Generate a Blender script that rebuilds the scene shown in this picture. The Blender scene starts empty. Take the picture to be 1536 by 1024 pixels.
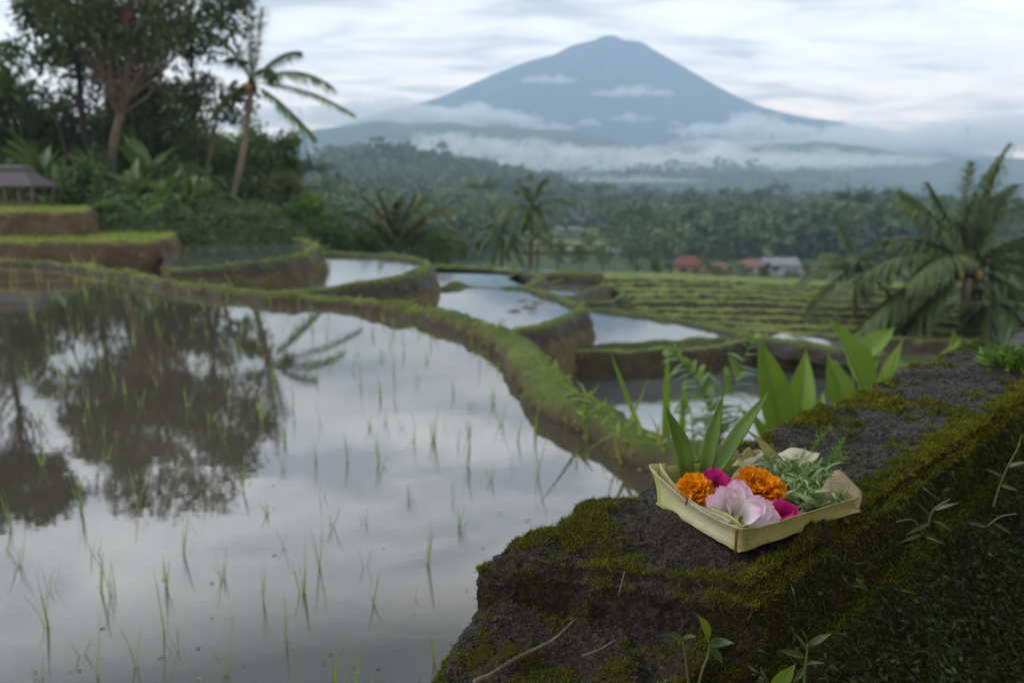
import bpy, bmesh, math, random
import numpy as np
from mathutils import Vector, Matrix
from mathutils.geometry import tessellate_polygon

random.seed(7)
RNG = np.random.default_rng(7)
SC = bpy.context.scene
COL = SC.collection
PI = math.pi

# ------------------------------------------------------------------ camera numbers (photo 1536 x 1024)
FPX, CAMZ = 1195.0, 1.6
PITCH = math.atan((512 - 285) / FPX)
CP, SP = math.cos(PITCH), math.sin(PITCH)


def ray(u, v):
    b = (v - 512) / FPX
    return np.array([(u - 768) / FPX, CP - b * SP, -(SP + b * CP)])


def P(u, v, z):
    """photo pixel -> world point on the level z"""
    d = ray(u, v)
    t = (z - CAMZ) / d[2]
    return np.array([d[0] * t, d[1] * t, z])


def PY(u, v, Y):
    """photo pixel -> world point at depth Y"""
    d = ray(u, v)
    t = Y / d[1]
    return np.array([d[0] * t, Y, CAMZ + d[2] * t])


def PX(u, z, Y):
    """x such that the point (x, Y, z) is in photo column u"""
    dep = Y * CP - (z - CAMZ) * SP
    return (u - 768) / FPX * dep


# ------------------------------------------------------------------ noise
def _hash(ix, iy, iz, seed):
    h = (ix * 374761393 + iy * 668265263 + iz * 2147483647 + seed * 974634731) & 0xFFFFFFFF
    h = ((h ^ (h >> 13)) * 1274126177) & 0xFFFFFFFF
    h = ((h ^ (h >> 16)) * 2246822519) & 0xFFFFFFFF
    return ((h ^ (h >> 15)) & 0xFFFFFF) / float(0xFFFFFF)


def vnoise(p, seed=0):
    p = np.asarray(p, float)
    i = np.floor(p).astype(np.int64)
    f = p - i
    f = f * f * f * (f * (f * 6 - 15) + 10)
    r = np.zeros(len(p))
    for dx in (0, 1):
        wx = f[:, 0] if dx else 1 - f[:, 0]
        for dy in (0, 1):
            wy = f[:, 1] if dy else 1 - f[:, 1]
            for dz in (0, 1):
                wz = f[:, 2] if dz else 1 - f[:, 2]
                r += wx * wy * wz * _hash(i[:, 0] + dx, i[:, 1] + dy, i[:, 2] + dz, seed)
    return r * 2 - 1


def fbm(p, scale=1.0, octaves=4, seed=0, gain=0.5):
    p = np.asarray(p, float) * scale
    a, s, tot = 1.0, np.zeros(len(p)), 0.0
    for o in range(octaves):
        s += a * vnoise(p * (2.03 ** o) + 17.3 * o, seed + o)
        tot += a
        a *= gain
    return s / tot


def sstep(a, b, x):
    t = np.clip((np.asarray(x, float) - a) / (b - a), 0, 1)
    return t * t * (3 - 2 * t)


def unit(v):
    v = np.asarray(v, float)
    return v / (np.linalg.norm(v, axis=-1, keepdims=True) + 1e-12)


def spline(pts, step):
    """Catmull-Rom through pts, resampled to equal steps"""
    p = [np.asarray(q, float) for q in pts]
    p = [2 * p[0] - p[1]] + p + [2 * p[-1] - p[-2]]
    out = []
    for i in range(1, len(p) - 2):
        for t in np.linspace(0, 1, 24, endpoint=False):
            a, b, c, d = p[i - 1], p[i], p[i + 1], p[i + 2]
            out.append(0.5 * ((2 * b) + (c - a) * t + (2 * a - 5 * b + 4 * c - d) * t * t + (3 * b - a - 3 * c + d) * t ** 3))
    out.append(p[-2])
    out = np.array(out)
    L = np.concatenate([[0], np.cumsum(np.linalg.norm(np.diff(out, axis=0), axis=1))])
    n = max(2, int(L[-1] / step) + 1)
    s = np.linspace(0, L[-1], n)
    return np.stack([np.interp(s, L, out[:, k]) for k in range(out.shape[1])], 1)


# ------------------------------------------------------------------ mesh builder
class MB:
    def __init__(self):
        self.v, self.q, self.t, self.a, self.n = [], [], [], [], 0

    def add(self, v, quads=None, tris=None, tint=0.5):
        v = np.asarray(v, float).reshape(-1, 3)
        if quads is not None and len(quads):
            self.q.append(np.asarray(quads, np.int64).reshape(-1, 4) + self.n)
        if tris is not None and len(tris):
            self.t.append(np.asarray(tris, np.int64).reshape(-1, 3) + self.n)
        self.v.append(v)
        self.a.append(np.broadcast_to(np.asarray(tint, float), (len(v),)).copy())
        self.n += len(v)
        return self

    def data(self):
        v = np.concatenate(self.v) if self.v else np.zeros((0, 3))
        q = np.concatenate(self.q) if self.q else np.zeros((0, 4), np.int64)
        t = np.concatenate(self.t) if self.t else np.zeros((0, 3), np.int64)
        return v, q, t, (np.concatenate(self.a) if self.a else np.zeros(0))

    def mesh(self, name, mat=None, smooth=True):
        v, q, t, a = self.data()
        me = bpy.data.meshes.new(name)
        me.vertices.add(len(v))
        me.vertices.foreach_set("co", v.astype(np.float32).ravel())
        nl = q.size + t.size
        me.loops.add(nl)
        me.loops.foreach_set("vertex_index", np.concatenate([q.ravel(), t.ravel()]).astype(np.int32))
        me.polygons.add(len(q) + len(t))
        me.polygons.foreach_set("loop_start", np.concatenate([np.arange(len(q)) * 4, q.size + np.arange(len(t)) * 3]).astype(np.int32))
        me.polygons.foreach_set("use_smooth", np.full(len(q) + len(t), bool(smooth)))
        at = me.attributes.new("tint", 'FLOAT', 'POINT')
        at.data.foreach_set("value", a.astype(np.float32))
        me.update(calc_edges=True)
        me.validate()
        if mat:
            me.materials.append(mat)
        return me

    def build(self, name, mat=None, parent=None, smooth=True, loc=None):
        o = bpy.data.objects.new(name, self.mesh(name, mat, smooth))
        COL.objects.link(o)
        if parent:
            o.parent = parent
        if loc is not None:
            o.location = loc
        return o


def tag(o, label=None, cat=None, group=None, kind=None):
    if label:
        o["label"] = label
    if cat:
        o["category"] = cat
    if group:
        o["group"] = group
    if kind:
        o["kind"] = kind
    return o


def empty(name, loc=(0, 0, 0), label=None, cat=None, group=None):
    o = bpy.data.objects.new(name, None)
    o.empty_display_size = 0.1
    o.location = loc
    COL.objects.link(o)
    return tag(o, label, cat, group)


def copy_tree(o, parent=None):
    c = o.copy()
    COL.objects.link(c)
    if parent:
        c.parent = parent
    for ch in list(o.children):
        copy_tree(ch, c)
    return c


# ------------------------------------------------------------------ shape makers (return verts, quads)
def grid_quads(n, m, closed=False):
    i = np.arange(n - 1)[:, None]
    mm = m if closed else m - 1
    j = np.arange(mm)[None, :]
    j2 = (j + 1) % m
    return np.stack([i * m + j, i * m + j2, (i + 1) * m + j2, (i + 1) * m + j], -1).reshape(-1, 4)


def tube(mb, pts, rad, sides=8, tint=0.5, cap=True):
    pts = np.asarray(pts, float)
    n = len(pts)
    rad = np.broadcast_to(np.asarray(rad, float), (n,))
    tan = unit(np.gradient(pts, axis=0))
    ref = np.array([0.0, 0, 1]) if abs(tan[0][2]) < 0.9 else np.array([1.0, 0, 0])
    u = unit(np.cross(tan[0], ref))
    V = []
    a = np.arange(sides) / sides * 2 * PI
    for k in range(n):
        u = unit(u - tan[k] * np.dot(u, tan[k]))
        w = np.cross(tan[k], u)
        V.append(pts[k] + rad[k] * (np.cos(a)[:, None] * u + np.sin(a)[:, None] * w))
    V = np.concatenate(V)
    tr = None
    if cap:
        V = np.concatenate([V, pts[-1:] + tan[-1:] * rad[-1] * 0.5, pts[:1]])
        b = (n - 1) * sides
        j = np.arange(sides)
        tr = np.concatenate([np.stack([b + j, b + (j + 1) % sides, np.full(sides, n * sides)], 1),
                             np.stack([(j + 1) % sides, j, np.full(sides, n * sides + 1)], 1)])
    mb.add(V, grid_quads(n, sides, True), tr, tint)


def box(mb, c, s, rot=0.0, tint=0.5):
    c, s = np.asarray(c, float), np.asarray(s, float) / 2
    v = np.array([[x, y, z] for x in (-1, 1) for y in (-1, 1) for z in (-1, 1)]) * s
    cr, sr = math.cos(rot), math.sin(rot)
    v = np.stack([v[:, 0] * cr - v[:, 1] * sr, v[:, 0] * sr + v[:, 1] * cr, v[:, 2]], 1) + c
    mb.add(v, [[0, 1, 3, 2], [4, 6, 7, 5], [0, 4, 5, 1], [2, 3, 7, 6], [0, 2, 6, 4], [1, 5, 7, 3]], None, tint)


def cards(mb, c, d, nrm, L, W, tint=0.5, fold=0.12):
    """leaf-shaped quads: centre base c, axis d, normal nrm"""
    c, d = np.asarray(c, float), unit(d)
    s = unit(np.cross(d, nrm))
    nn = np.cross(s, d)
    L = np.broadcast_to(np.asarray(L, float), (len(c),))[:, None]
    W = np.broadcast_to(np.asarray(W, float), (len(c),))[:, None]
    v = np.stack([c, c + d * L * 0.45 + s * W * 0.5 + nn * W * fold, c + d * L - nn * L * 0.1, c + d * L * 0.45 - s * W * 0.5 + nn * W * fold], 1).reshape(-1, 3)
    q = np.arange(len(c) * 4).reshape(-1, 4)
    t = np.repeat(np.broadcast_to(np.asarray(tint, float), (len(c),)), 4)
    mb.add(v, q, None, t)


def blades(mb, base, up, bend, L, W, nseg=3, tint=0.5, curve=0.5, power=0.7, face=None):
    """strips: grass blades / leaflets growing from base along up, drooping towards bend"""
    base, up, bend = np.asarray(base, float), unit(up), np.asarray(bend, float)
    n = len(base)
    L = np.broadcast_to(np.asarray(L, float), (n,))[:, None]
    W = np.broadcast_to(np.asarray(W, float), (n,))[:, None]
    curve = np.broadcast_to(np.asarray(curve, float), (n,))[:, None]
    side = unit(np.cross(up, bend + 1e-4)) if face is None else unit(face)
    rows = []
    for k in range(nseg + 1):
        t = k / nseg
        c = base + up * L * t * (1 - 0.25 * curve * t) + bend * L * curve * t * t
        w = W * 0.5 * max(0.04, (1 - t) ** power)
        rows.append(np.stack([c - side * w, c + side * w], 1))
    V = np.stack(rows, 1)                       # n, nseg+1, 2, 3
    m = (nseg + 1) * 2
    b = (np.arange(n) * m)[:, None, None]
    k = (np.arange(nseg) * 2)[None, :, None]
    q = (b + k + np.array([0, 1, 3, 2])[None, None, :]).reshape(-1, 4)
    mb.add(V.reshape(-1, 3), q, None, np.repeat(np.broadcast_to(np.asarray(tint, float), (n,)), m))


def rand_dirs(n, up=0.0, rng=RNG):
    d = rng.normal(size=(n, 3))
    d[:, 2] += up
    return unit(d)


def tri_sample(me_v, tris, n, rng=RNG, weight=None):
    """random points on a triangle soup: (points, normals, triangle ids, barycentric)"""
    a, b, c = me_v[tris[:, 0]], me_v[tris[:, 1]], me_v[tris[:, 2]]
    nr = np.cross(b - a, c - a)
    ar = np.linalg.norm(nr, axis=1)
    w = ar if weight is None else ar * weight
    cw = np.cumsum(w)
    idx = np.minimum(np.searchsorted(cw, rng.random(n) * cw[-1]), len(tris) - 1)
    r1, r2 = np.sqrt(rng.random(n)), rng.random(n)
    bc = np.stack([1 - r1, r1 * (1 - r2), r1 * r2], 1)
    p = a[idx] * bc[:, :1] + b[idx] * bc[:, 1:2] + c[idx] * bc[:, 2:]
    return p, unit(nr[idx]), idx, bc


def quads_to_tris(q, t):
    parts = []
    if len(q):
        parts += [q[:, [0, 1, 2]], q[:, [0, 2, 3]]]
    if len(t):
        parts.append(t)
    return np.concatenate(parts)


# ------------------------------------------------------------------ materials
class NT:
    def __init__(self, name):
        self.m = bpy.data.materials.new(name)
        self.m.use_nodes = True
        self.t = self.m.node_tree
        self.t.nodes.clear()
        self.out = self.t.nodes.new("ShaderNodeOutputMaterial")

    def n(self, kind, **kw):
        nd = self.t.nodes.new("ShaderNode" + kind)
        for k, v in kw.items():
            if hasattr(nd, k) and not k[0].isupper():
                setattr(nd, k, v)
            else:
                nd.inputs[k.replace("_", " ")].default_value = v
        return nd

    def l(self, a, b):
        self.t.links.new(a, b)

    def noise(self, scale, detail=5, rough=0.55, vec=None, dist=0.0):
        nd = self.n("TexNoise")
        nd.inputs["Scale"].default_value = scale
        nd.inputs["Detail"].default_value = detail
        nd.inputs["Roughness"].default_value = rough
        nd.inputs["Distortion"].default_value = dist
        if vec:
            self.l(vec, nd.inputs["Vector"])
        return nd.outputs["Fac"]

    def ramp(self, fac, stops):
        nd = self.n("ValToRGB")
        e = nd.color_ramp.elements
        while len(e) < len(stops):
            e.new(0.5)
        for k, (p, c) in enumerate(stops):
            e[k].position = p
            e[k].color = (*c, 1) if len(c) == 3 else c
        self.l(fac, nd.inputs["Fac"])
        return nd.outputs["Color"]

    def mix(self, fac, a, b, mode='MIX'):
        nd = self.n("Mix", data_type='RGBA', blend_type=mode)
        for s, x in ((0, fac), (6, a), (7, b)):
            if isinstance(x, (int, float)):
                nd.inputs[s].default_value = x
            elif isinstance(x, tuple):
                nd.inputs[s].default_value = (*x, 1)
            else:
                self.l(x, nd.inputs[s])
        return nd.outputs[2]

    def math(self, op, a, b=0.0, clamp=False):
        nd = self.n("Math", operation=op, use_clamp=clamp)
        for k, x in enumerate((a, b)):
            if isinstance(x, (int, float)):
                nd.inputs[k].default_value = x
            else:
                self.l(x, nd.inputs[k])
        return nd.outputs[0]

    def attr(self, name):
        nd = self.n("Attribute", attribute_name=name)
        return nd.outputs["Fac"]

    def pos(self):
        return self.n("NewGeometry").outputs["Position"]

    def obj(self):
        return self.n("TexCoord").outputs["Object"]

    def bsdf(self, color, rough=0.6, spec=0.4, bump=None, bstr=0.3, bdist=0.01, **kw):
        p = self.n("BsdfPrincipled")
        for s, x in (("Base Color", color), ("Roughness", rough), ("Specular IOR Level", spec)):
            if isinstance(x, tuple):
                p.inputs[s].default_value = (*x, 1)
            elif isinstance(x, (int, float)):
                p.inputs[s].default_value = x
            else:
                self.l(x, p.inputs[s])
        for k, v in kw.items():
            p.inputs[k.replace("_", " ")].default_value = v
        if bump is not None:
            b = self.n("Bump")
            b.inputs["Strength"].default_value = bstr
            b.inputs["Distance"].default_value = bdist
            self.l(bump, b.inputs["Height"])
            self.l(b.outputs[0], p.inputs["Normal"])
        return p

    def done(self, shader):
        self.l(shader.outputs[0], self.out.inputs["Surface"])
        return self.m


def leaf_mat(name, a, b, c=None, rough=0.5, trans=0.3, spec=0.35):
    """leaf colour from the per-plant tint and per-leaf random value, with light coming through"""
    t = NT(name)
    isl = t.n("NewGeometry").outputs["Random Per Island"]
    f = t.math('ADD', t.math('MULTIPLY', t.attr("tint"), 0.6), t.math('MULTIPLY', isl, 0.4))
    a, b = tuple(x * LEAF_GAIN for x in a), tuple(x * LEAF_GAIN for x in b)
    c = tuple(x * LEAF_GAIN for x in c) if c else None
    stops = [(0.05, a), (0.75, b)] + ([(0.97, c)] if c else [])
    col = t.ramp(f, stops)
    p = t.bsdf(col, rough, spec)
    tr = t.n("BsdfTranslucent")
    t.l(t.mix(0.5, col, (b[0] * 1.3, b[1] * 1.3, b[2] * 0.6)), tr.inputs["Color"])
    mx = t.n("MixShader")
    mx.inputs[0].default_value = trans
    t.l(p.outputs[0], mx.inputs[1])
    t.l(tr.outputs[0], mx.inputs[2])
    return t.done(mx)


def bark_mat(name, a, b, scale=6.0):
    t = NT(name)
    mp = t.n("Mapping")
    mp.inputs["Scale"].default_value = (1, 1, 0.35)
    t.l(t.obj(), mp.inputs["Vector"])
    n1 = t.noise(scale, 6, 0.6, mp.outputs[0])
    n2 = t.noise(scale * 0.2, 3, 0.5, t.obj())
    col = t.mix(n2, t.ramp(n1, [(0.3, a), (0.7, b)]), tuple(x * 0.6 for x in a))
    return t.done(t.bsdf(col, 0.85, 0.2, n1, 0.6, 0.03))
SKY_DARK, SKY_MID, SKY_LIGHT = (0.47, 0.50, 0.555), (0.84, 0.845, 0.865), (1.02, 1.0, 0.985)
HAZE_COL, HAZE_DENS = (0.535, 0.765, 1.0), 3.5e-4
LEAF_GAIN = 1.35
CLOUD_OFF = 6.5
# ------------------------------------------------------------------ camera, sky, sun
cam = bpy.data.cameras.new("camera")
camo = bpy.data.objects.new("camera", cam)
COL.objects.link(camo)
camo.location = (0, 0, CAMZ)
camo.rotation_euler = (PI / 2 - PITCH, 0, 0)
cam.sensor_width = 36
cam.lens = 36 * FPX / 1536
cam.clip_start, cam.clip_end = 0.02, 20000
cam.dof.use_dof = True
cam.dof.focus_distance = 0.80
cam.dof.aperture_fstop = 5.8
SC.camera = camo

SUN_EL, SUN_AZ = math.radians(46), math.radians(-75)      # from the left of the view, a little ahead
w = bpy.data.worlds.new("World")
SC.world = w
w.use_nodes = True
nt = w.node_tree
nt.nodes.clear()


def wn(kind, **kw):
    nd = nt.nodes.new("ShaderNode" + kind)
    for k, v in kw.items():
        setattr(nd, k, v)
    return nd


def wmath(op, a, b=0.0, clamp=False):
    nd = wn("Math", operation=op, use_clamp=clamp)
    for k, x in enumerate((a, b)):
        if isinstance(x, (int, float)):
            nd.inputs[k].default_value = x
        else:
            nt.links.new(x, nd.inputs[k])
    return nd.outputs[0]


def wramp(f, stops):
    nd = wn("ValToRGB")
    e = nd.color_ramp.elements
    while len(e) < len(stops):
        e.new(0.5)
    for k, (p, c) in enumerate(stops):
        e[k].position, e[k].color = p, (*c, 1)
    nt.links.new(f, nd.inputs[0])
    return nd.outputs[0]


def wmix(f, a, b, mode='MIX'):
    nd = wn("Mix", data_type='RGBA', blend_type=mode)
    for s, x in ((0, f), (6, a), (7, b)):
        if isinstance(x, (int, float)):
            nd.inputs[s].default_value = x
        elif isinstance(x, tuple):
            nd.inputs[s].default_value = (*x, 1)
        else:
            nt.links.new(x, nd.inputs[s])
    return nd.outputs[2]


sky = wn("TexSky", sky_type='NISHITA', sun_disc=False)
sky.sun_elevation = SUN_EL
sky.sun_rotation = SUN_AZ
sky.air_density, sky.dust_density = 1.0, 3.0
tc = wn("TexCoord")
sep = wn("SeparateXYZ")
nt.links.new(tc.outputs["Generated"], sep.inputs[0])
dz = sep.outputs[2]
den = wmath('ADD', wmath('MAXIMUM', dz, 0.0), 0.10)
cmb = wn("CombineXYZ")
nt.links.new(wmath('DIVIDE', sep.outputs[0], den), cmb.inputs[0])
nt.links.new(wmath('DIVIDE', sep.outputs[1], den), cmb.inputs[1])


def wnoise(scale, detail, rough, sx=1.0, sy=1.0, off=0.0, dist=0.0):
    mp = wn("Mapping")
    mp.inputs["Scale"].default_value = (sx, sy, 1)
    mp.inputs["Location"].default_value = (off, off * 0.7, 0)
    nt.links.new(cmb.outputs[0], mp.inputs["Vector"])
    nz = wn("TexNoise")
    nz.inputs["Scale"].default_value = scale
    nz.inputs["Detail"].default_value = detail
    nz.inputs["Roughness"].default_value = rough
    nz.inputs["Distortion"].default_value = dist
    nt.links.new(mp.outputs[0], nz.inputs["Vector"])
    return nz.outputs["Fac"]


c1 = wnoise(2.9, 5, 0.56, 0.62, 1.0, CLOUD_OFF, 0.5)
c2 = wnoise(0.6, 5, 0.6, 0.6, 1.0, CLOUD_OFF + 4.0, 0.2)
cl = wmath('ADD', wmath('MULTIPLY', c1, 0.6), wmath('MULTIPLY', c2, 0.4))
# layered overcast: blue-grey underside to white
cloud = wramp(cl, [(0.39, SKY_DARK), (0.50, SKY_MID), (0.60, SKY_LIGHT)])
# gain by height, with bright and dark bands added to shape the paddy's reflection
gain = wramp(dz, [(0.0, (21.0, 16.8, 13.8)), (0.10, (19.5, 16.2, 13.6)), (0.16, (18.0, 16.2, 14.4)), (0.22, (15.2, 14.2, 13.2)), (0.30, (27.0, 26.6, 26.2)), (0.42, (27.0, 26.8, 26.6)), (0.52, (4.5, 4.5, 4.6)), (0.9, (13.0,) * 3)])
cloud = wmix(1.0, cloud, gain, 'MULTIPLY')
# warm light low on the right of the volcano
warm = wmath('MULTIPLY', wmath('SUBTRACT', 1.0, wmath('MULTIPLY', dz, 7.0), True), wmath('MULTIPLY', wmath('ADD', sep.outputs[0], 0.1), 1.6, True), True)
cloud = wmix(warm, cloud, wmix(1.0, cloud, (1.16, 1.02, 0.88), 'MULTIPLY'))
full = wmix(0.06, cloud, sky.outputs[0])
bg = wn("Background")
bg.inputs["Strength"].default_value = 0.1
nt.links.new(full, bg.inputs[0])
wo = wn("OutputWorld")
nt.links.new(bg.outputs[0], wo.inputs[0])

sun = bpy.data.lights.new("sun", 'SUN')
sun.energy = 1.5
sun.angle = math.radians(20)
sun.color = (1.0, 0.96, 0.9)
suno = bpy.data.objects.new("sun", sun)
COL.objects.link(suno)
sd = Vector((math.sin(SUN_AZ) * math.cos(SUN_EL), math.cos(SUN_AZ) * math.cos(SUN_EL), math.sin(SUN_EL)))
suno.rotation_euler = sd.to_track_quat('Z', 'Y').to_euler()

vs = SC.view_settings
vs.view_transform, vs.look, vs.exposure, vs.gamma = 'Standard', 'None', 0.22, 1.0
SC.render.engine = 'CYCLES'
SC.cycles.use_denoising = True
try:
    SC.cycles.denoiser = 'OPENIMAGEDENOISE'
except Exception:
    pass
SC.cycles.max_bounces = 6
SC.cycles.diffuse_bounces = 3
SC.cycles.glossy_bounces = 3
SC.cycles.transmission_bounces = 4
SC.cycles.volume_bounces = 2
SC.cycles.sample_clamp_indirect = 6

# ------------------------------------------------------------------ air
def volume_mat(name, color, density, aniso=0.0):
    t = NT(name)
    pv = t.n("VolumePrincipled")
    pv.inputs["Color"].default_value = (*color, 1)
    pv.inputs["Density"].default_value = density
    pv.inputs["Anisotropy"].default_value = aniso
    t.l(pv.outputs[0], t.out.inputs["Volume"])
    return t.m


hz = MB()
box(hz, (0, 1621, 231), (8560, 3364, 630))
tag(hz.build("haze", volume_mat("haze air", HAZE_COL, HAZE_DENS), smooth=False), "thin pale blue morning haze hanging over the whole valley", "haze", kind="stuff")
# ------------------------------------------------------------------ land materials
def ground_mat(name, grass_a, grass_b, soil_a, soil_b, lo=0.55, hi=0.85, scale=3.0, bdist=0.03, wetmud=False):
    """grass on what lies flat, soil on what stands steep"""
    t = NT(name)
    ps = t.pos()
    n1 = t.noise(scale, 6, 0.6, ps)
    n2 = t.noise(scale * 5, 4, 0.6, ps)
    n3 = t.noise(scale * 0.3, 3, 0.5, ps)
    sp = t.n("SeparateXYZ")
    t.l(t.n("NewGeometry").outputs["Normal"], sp.inputs[0])
    up = t.math('ADD', sp.outputs[2], t.math('MULTIPLY', t.math('SUBTRACT', n1, 0.5), 0.9))
    mr = t.n("MapRange")
    t.l(up, mr.inputs[0])
    mr.inputs[1].default_value, mr.inputs[2].default_value = lo, hi
    g = t.mix(n2, t.ramp(n3, [(0.35, grass_a), (0.65, grass_b)]), tuple(x * 0.55 for x in grass_a))
    s = t.ramp(n1, [(0.3, soil_a), (0.7, soil_b)])
    wet = t.attr("tint") if wetmud else None
    col = t.mix(mr.outputs[0], s, g)
    if wetmud:
        col = t.mix(wet, col, (0.022, 0.018, 0.013))
    p = t.bsdf(col, 0.9, 0.2, t.math('ADD', n2, t.math('MULTIPLY', n1, 1.5)), 0.9, bdist)
    if wetmud:
        t.l(t.ramp(wet, [(0.0, (0.92,) * 3), (1.0, (0.4,) * 3)]), p.inputs["Roughness"])
    return t.done(p)


M_LAND = ground_mat("valley ground", (0.045, 0.07, 0.03), (0.08, 0.11, 0.035), (0.05, 0.045, 0.03), (0.08, 0.065, 0.04), 0.3, 0.6, 0.6, 0.2)
M_BANK = ground_mat("grassy bank", (0.060, 0.098, 0.024), (0.145, 0.185, 0.038), (0.055, 0.045, 0.026), (0.11, 0.10, 0.048), 0.42, 0.80, wetmud=True)
M_SOIL = ground_mat("cut earth bank", (0.13, 0.16, 0.03), (0.19, 0.21, 0.045), (0.045, 0.031, 0.020), (0.105, 0.072, 0.045), 0.75, 0.95)
M_TERR = ground_mat("planted terrace", (0.12, 0.165, 0.045), (0.23, 0.27, 0.08), (0.026, 0.023, 0.015), (0.055, 0.048, 0.03), 0.72, 0.95)
M_FOREST_FLOOR = ground_mat("forest floor", (0.025, 0.045, 0.022), (0.04, 0.06, 0.03), (0.03, 0.04, 0.025), (0.04, 0.05, 0.03), 0.2, 0.5, 0.05, 1.0)


def water_mat(name, mud, ior, ripple=0.02, scale=7.0, rough=0.02):
    t = NT(name)
    ps = t.pos()
    mp = t.n("Mapping")
    mp.inputs["Scale"].default_value = (1.0, 1.9, 1.0)
    t.l(ps, mp.inputs["Vector"])
    n1 = t.noise(scale, 3, 0.5, mp.outputs[0], 0.4)
    patch = t.noise(0.5, 3, 0.5, ps)
    col = t.ramp(patch, [(0.35, mud), (0.65, tuple(x * 1.5 for x in mud))])
    h = t.math('MULTIPLY', n1, t.math('ADD', 0.25, patch))
    p = t.bsdf(col, rough, 0.5, h, ripple, 0.1)
    p.inputs["IOR"].default_value = ior
    return t.done(p)


M_WATER = water_mat("paddy water", (0.042, 0.038, 0.029), 2.05, 0.005, 5.0)
M_WATER2 = water_mat("terrace water", (0.05, 0.055, 0.055), 2.0, 0.03, 3.0, 0.03)

# ------------------------------------------------------------------ ridges of the far land, read as outline -> depth
def outline(pts, Y, drop=0.0):
    """ridge height at depth Y as a function of x / Y"""
    r = np.array([PY(u, v, Y)[0] / Y for u, v in pts])
    z = np.array([PY(u, v, Y)[2] for u, v in pts]) - drop
    return lambda q: np.interp(q, r, z)


R_NEAR = outline([(-900, 150), (-300, 190), (150, 225), (330, 262), (450, 258), (540, 236), (600, 232), (680, 243), (760, 266), (850, 288), (950, 302), (1100, 310), (1300, 312), (1400, 322), (1536, 330), (2200, 325), (3000, 290)], 800, 6)
R_MID = outline([(-900, 190), (100, 225), (400, 240), (700, 268), (820, 276), (930, 264), (1040, 254), (1120, 252), (1200, 262), (1300, 282), (1400, 292), (1536, 296), (2200, 270), (3000, 250)], 1400, 8)
R_FAR = outline([(-900, 215), (200, 238), (360, 222), (440, 205), (520, 188), (620, 184), (760, 188), (860, 200), (980, 222), (1100, 226), (1220, 210), (1330, 228), (1460, 240), (1700, 236), (3000, 225)], 2100, 0)


def land_z(x, y):
    """height of the ground sheet"""
    x, y = np.asarray(x, float), np.asarray(y, float)
    Y = np.maximum(y, 1e-3)
    r = x / np.maximum(Y, 1.0)
    near = np.interp(Y, [0, 14, 26, 45, 100, 160, 320], [-3.2, -3.2, -3.3, -3.9, -9.5, -15.5, -15.0])
    land = sstep(-0.10, -0.33, r) * sstep(20.3, 23.5, Y)
    leftz = np.interp(Y, [0, 30, 60, 120, 300], [0.35, 0.75, 1.2, 1.5, 3.0])
    z = near + land * (leftz - near) * (1 - sstep(140, 300, Y))
    f = sstep(320, 800, Y)
    z = z + (R_NEAR(r) - z) * f ** 1.2
    f2 = sstep(815, 1060, Y)
    z = z + (np.minimum(R_MID(r), R_NEAR(r)) - 45 - z) * f2
    z = z + (R_MID(r) - z) * sstep(1060, 1400, Y)
    z = z + (np.minimum(R_FAR(r), R_MID(r)) - 60 - z) * sstep(1420, 1700, Y)
    z = z + (R_FAR(r) - z) * sstep(1700, 2100, Y)
    z = z + (-20 - z) * sstep(2110, 2500, Y)
    return z


ys = np.concatenate([[-40, -20, -8, -2], np.geomspace(1, 20, 24)[:-1], np.geomspace(20, 60, 40)[:-1], np.geomspace(60, 800, 120)[:-1], np.geomspace(800, 2500, 90)])
rs = np.linspace(-1.7, 1.7, 321)
YY, RR = np.meshgrid(ys, rs, indexing='ij')
XX = RR * np.maximum(YY, 14.0)
ZZ = land_z(XX, YY)
pp = np.stack([XX, YY, ZZ], -1).reshape(-1, 3)
amp = np.interp(pp[:, 1], [0, 60, 300, 800, 2500], [0.10, 0.35, 1.5, 6, 12])
pp[:, 2] += fbm(pp * np.array([1, 1, 0]), 0.012, 4, 3) * amp + fbm(pp * np.array([1, 1, 0]), 0.3, 3, 5) * np.minimum(amp, 0.25)
mb = MB().add(pp, grid_quads(len(ys), len(rs)))
tag(mb.build("ground", M_LAND), "green valley floor and foothills falling away below the terraces", "ground", kind="structure")

# ------------------------------------------------------------------ volcano
t = NT("haze-tinted volcano slopes")
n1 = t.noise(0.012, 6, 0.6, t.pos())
M_VOLC_HAZED = t.done(t.bsdf(t.ramp(n1, [(0.3, (0.040, 0.060, 0.070)), (0.7, (0.070, 0.090, 0.100))]), 0.95, 0.1))  # slope colour itself blued to stand in for haze
YV = 3000.0
prof = [(-900, 262), (-300, 256), (200, 244), (420, 222), (520, 188), (600, 164), (620, 158), (660, 147), (700, 130), (740, 112), (790, 93), (830, 83), (837, 79), (860, 68), (890, 61), (903, 55), (915, 54), (926, 60), (940, 64), (960, 63), (968, 67), (985, 78), (1020, 98), (1060, 122), (1100, 144), (1140, 161), (1180, 172), (1220, 180), (1250, 185), (1300, 197), (1400, 222), (1500, 240), (1900, 262), (2600, 275)]
pv = np.array([PY(u, v, YV) for u, v in prof])
xc = PY(930, 60, YV)[0]
hL = lambda rho: np.interp(xc - rho, pv[:, 0], pv[:, 2])
hR = lambda rho: np.interp(xc + rho, pv[:, 0], pv[:, 2])
nr_, na_ = 150, 400
rho = np.concatenate([[0], np.geomspace(8, 2100, nr_ - 1)])
ang = np.linspace(0, 2 * PI, na_, endpoint=False)
RH, AN = np.meshgrid(rho, ang, indexing='ij')
wR = (np.cos(AN) + 1) / 2
wR = sstep(0.12, 0.88, wR)
H = hL(RH) * (1 - wR) + hR(RH) * wR
q = np.stack([np.cos(AN) * 5.0, np.sin(AN) * 5.0, RH * 0.0016], -1).reshape(-1, 3)
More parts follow.
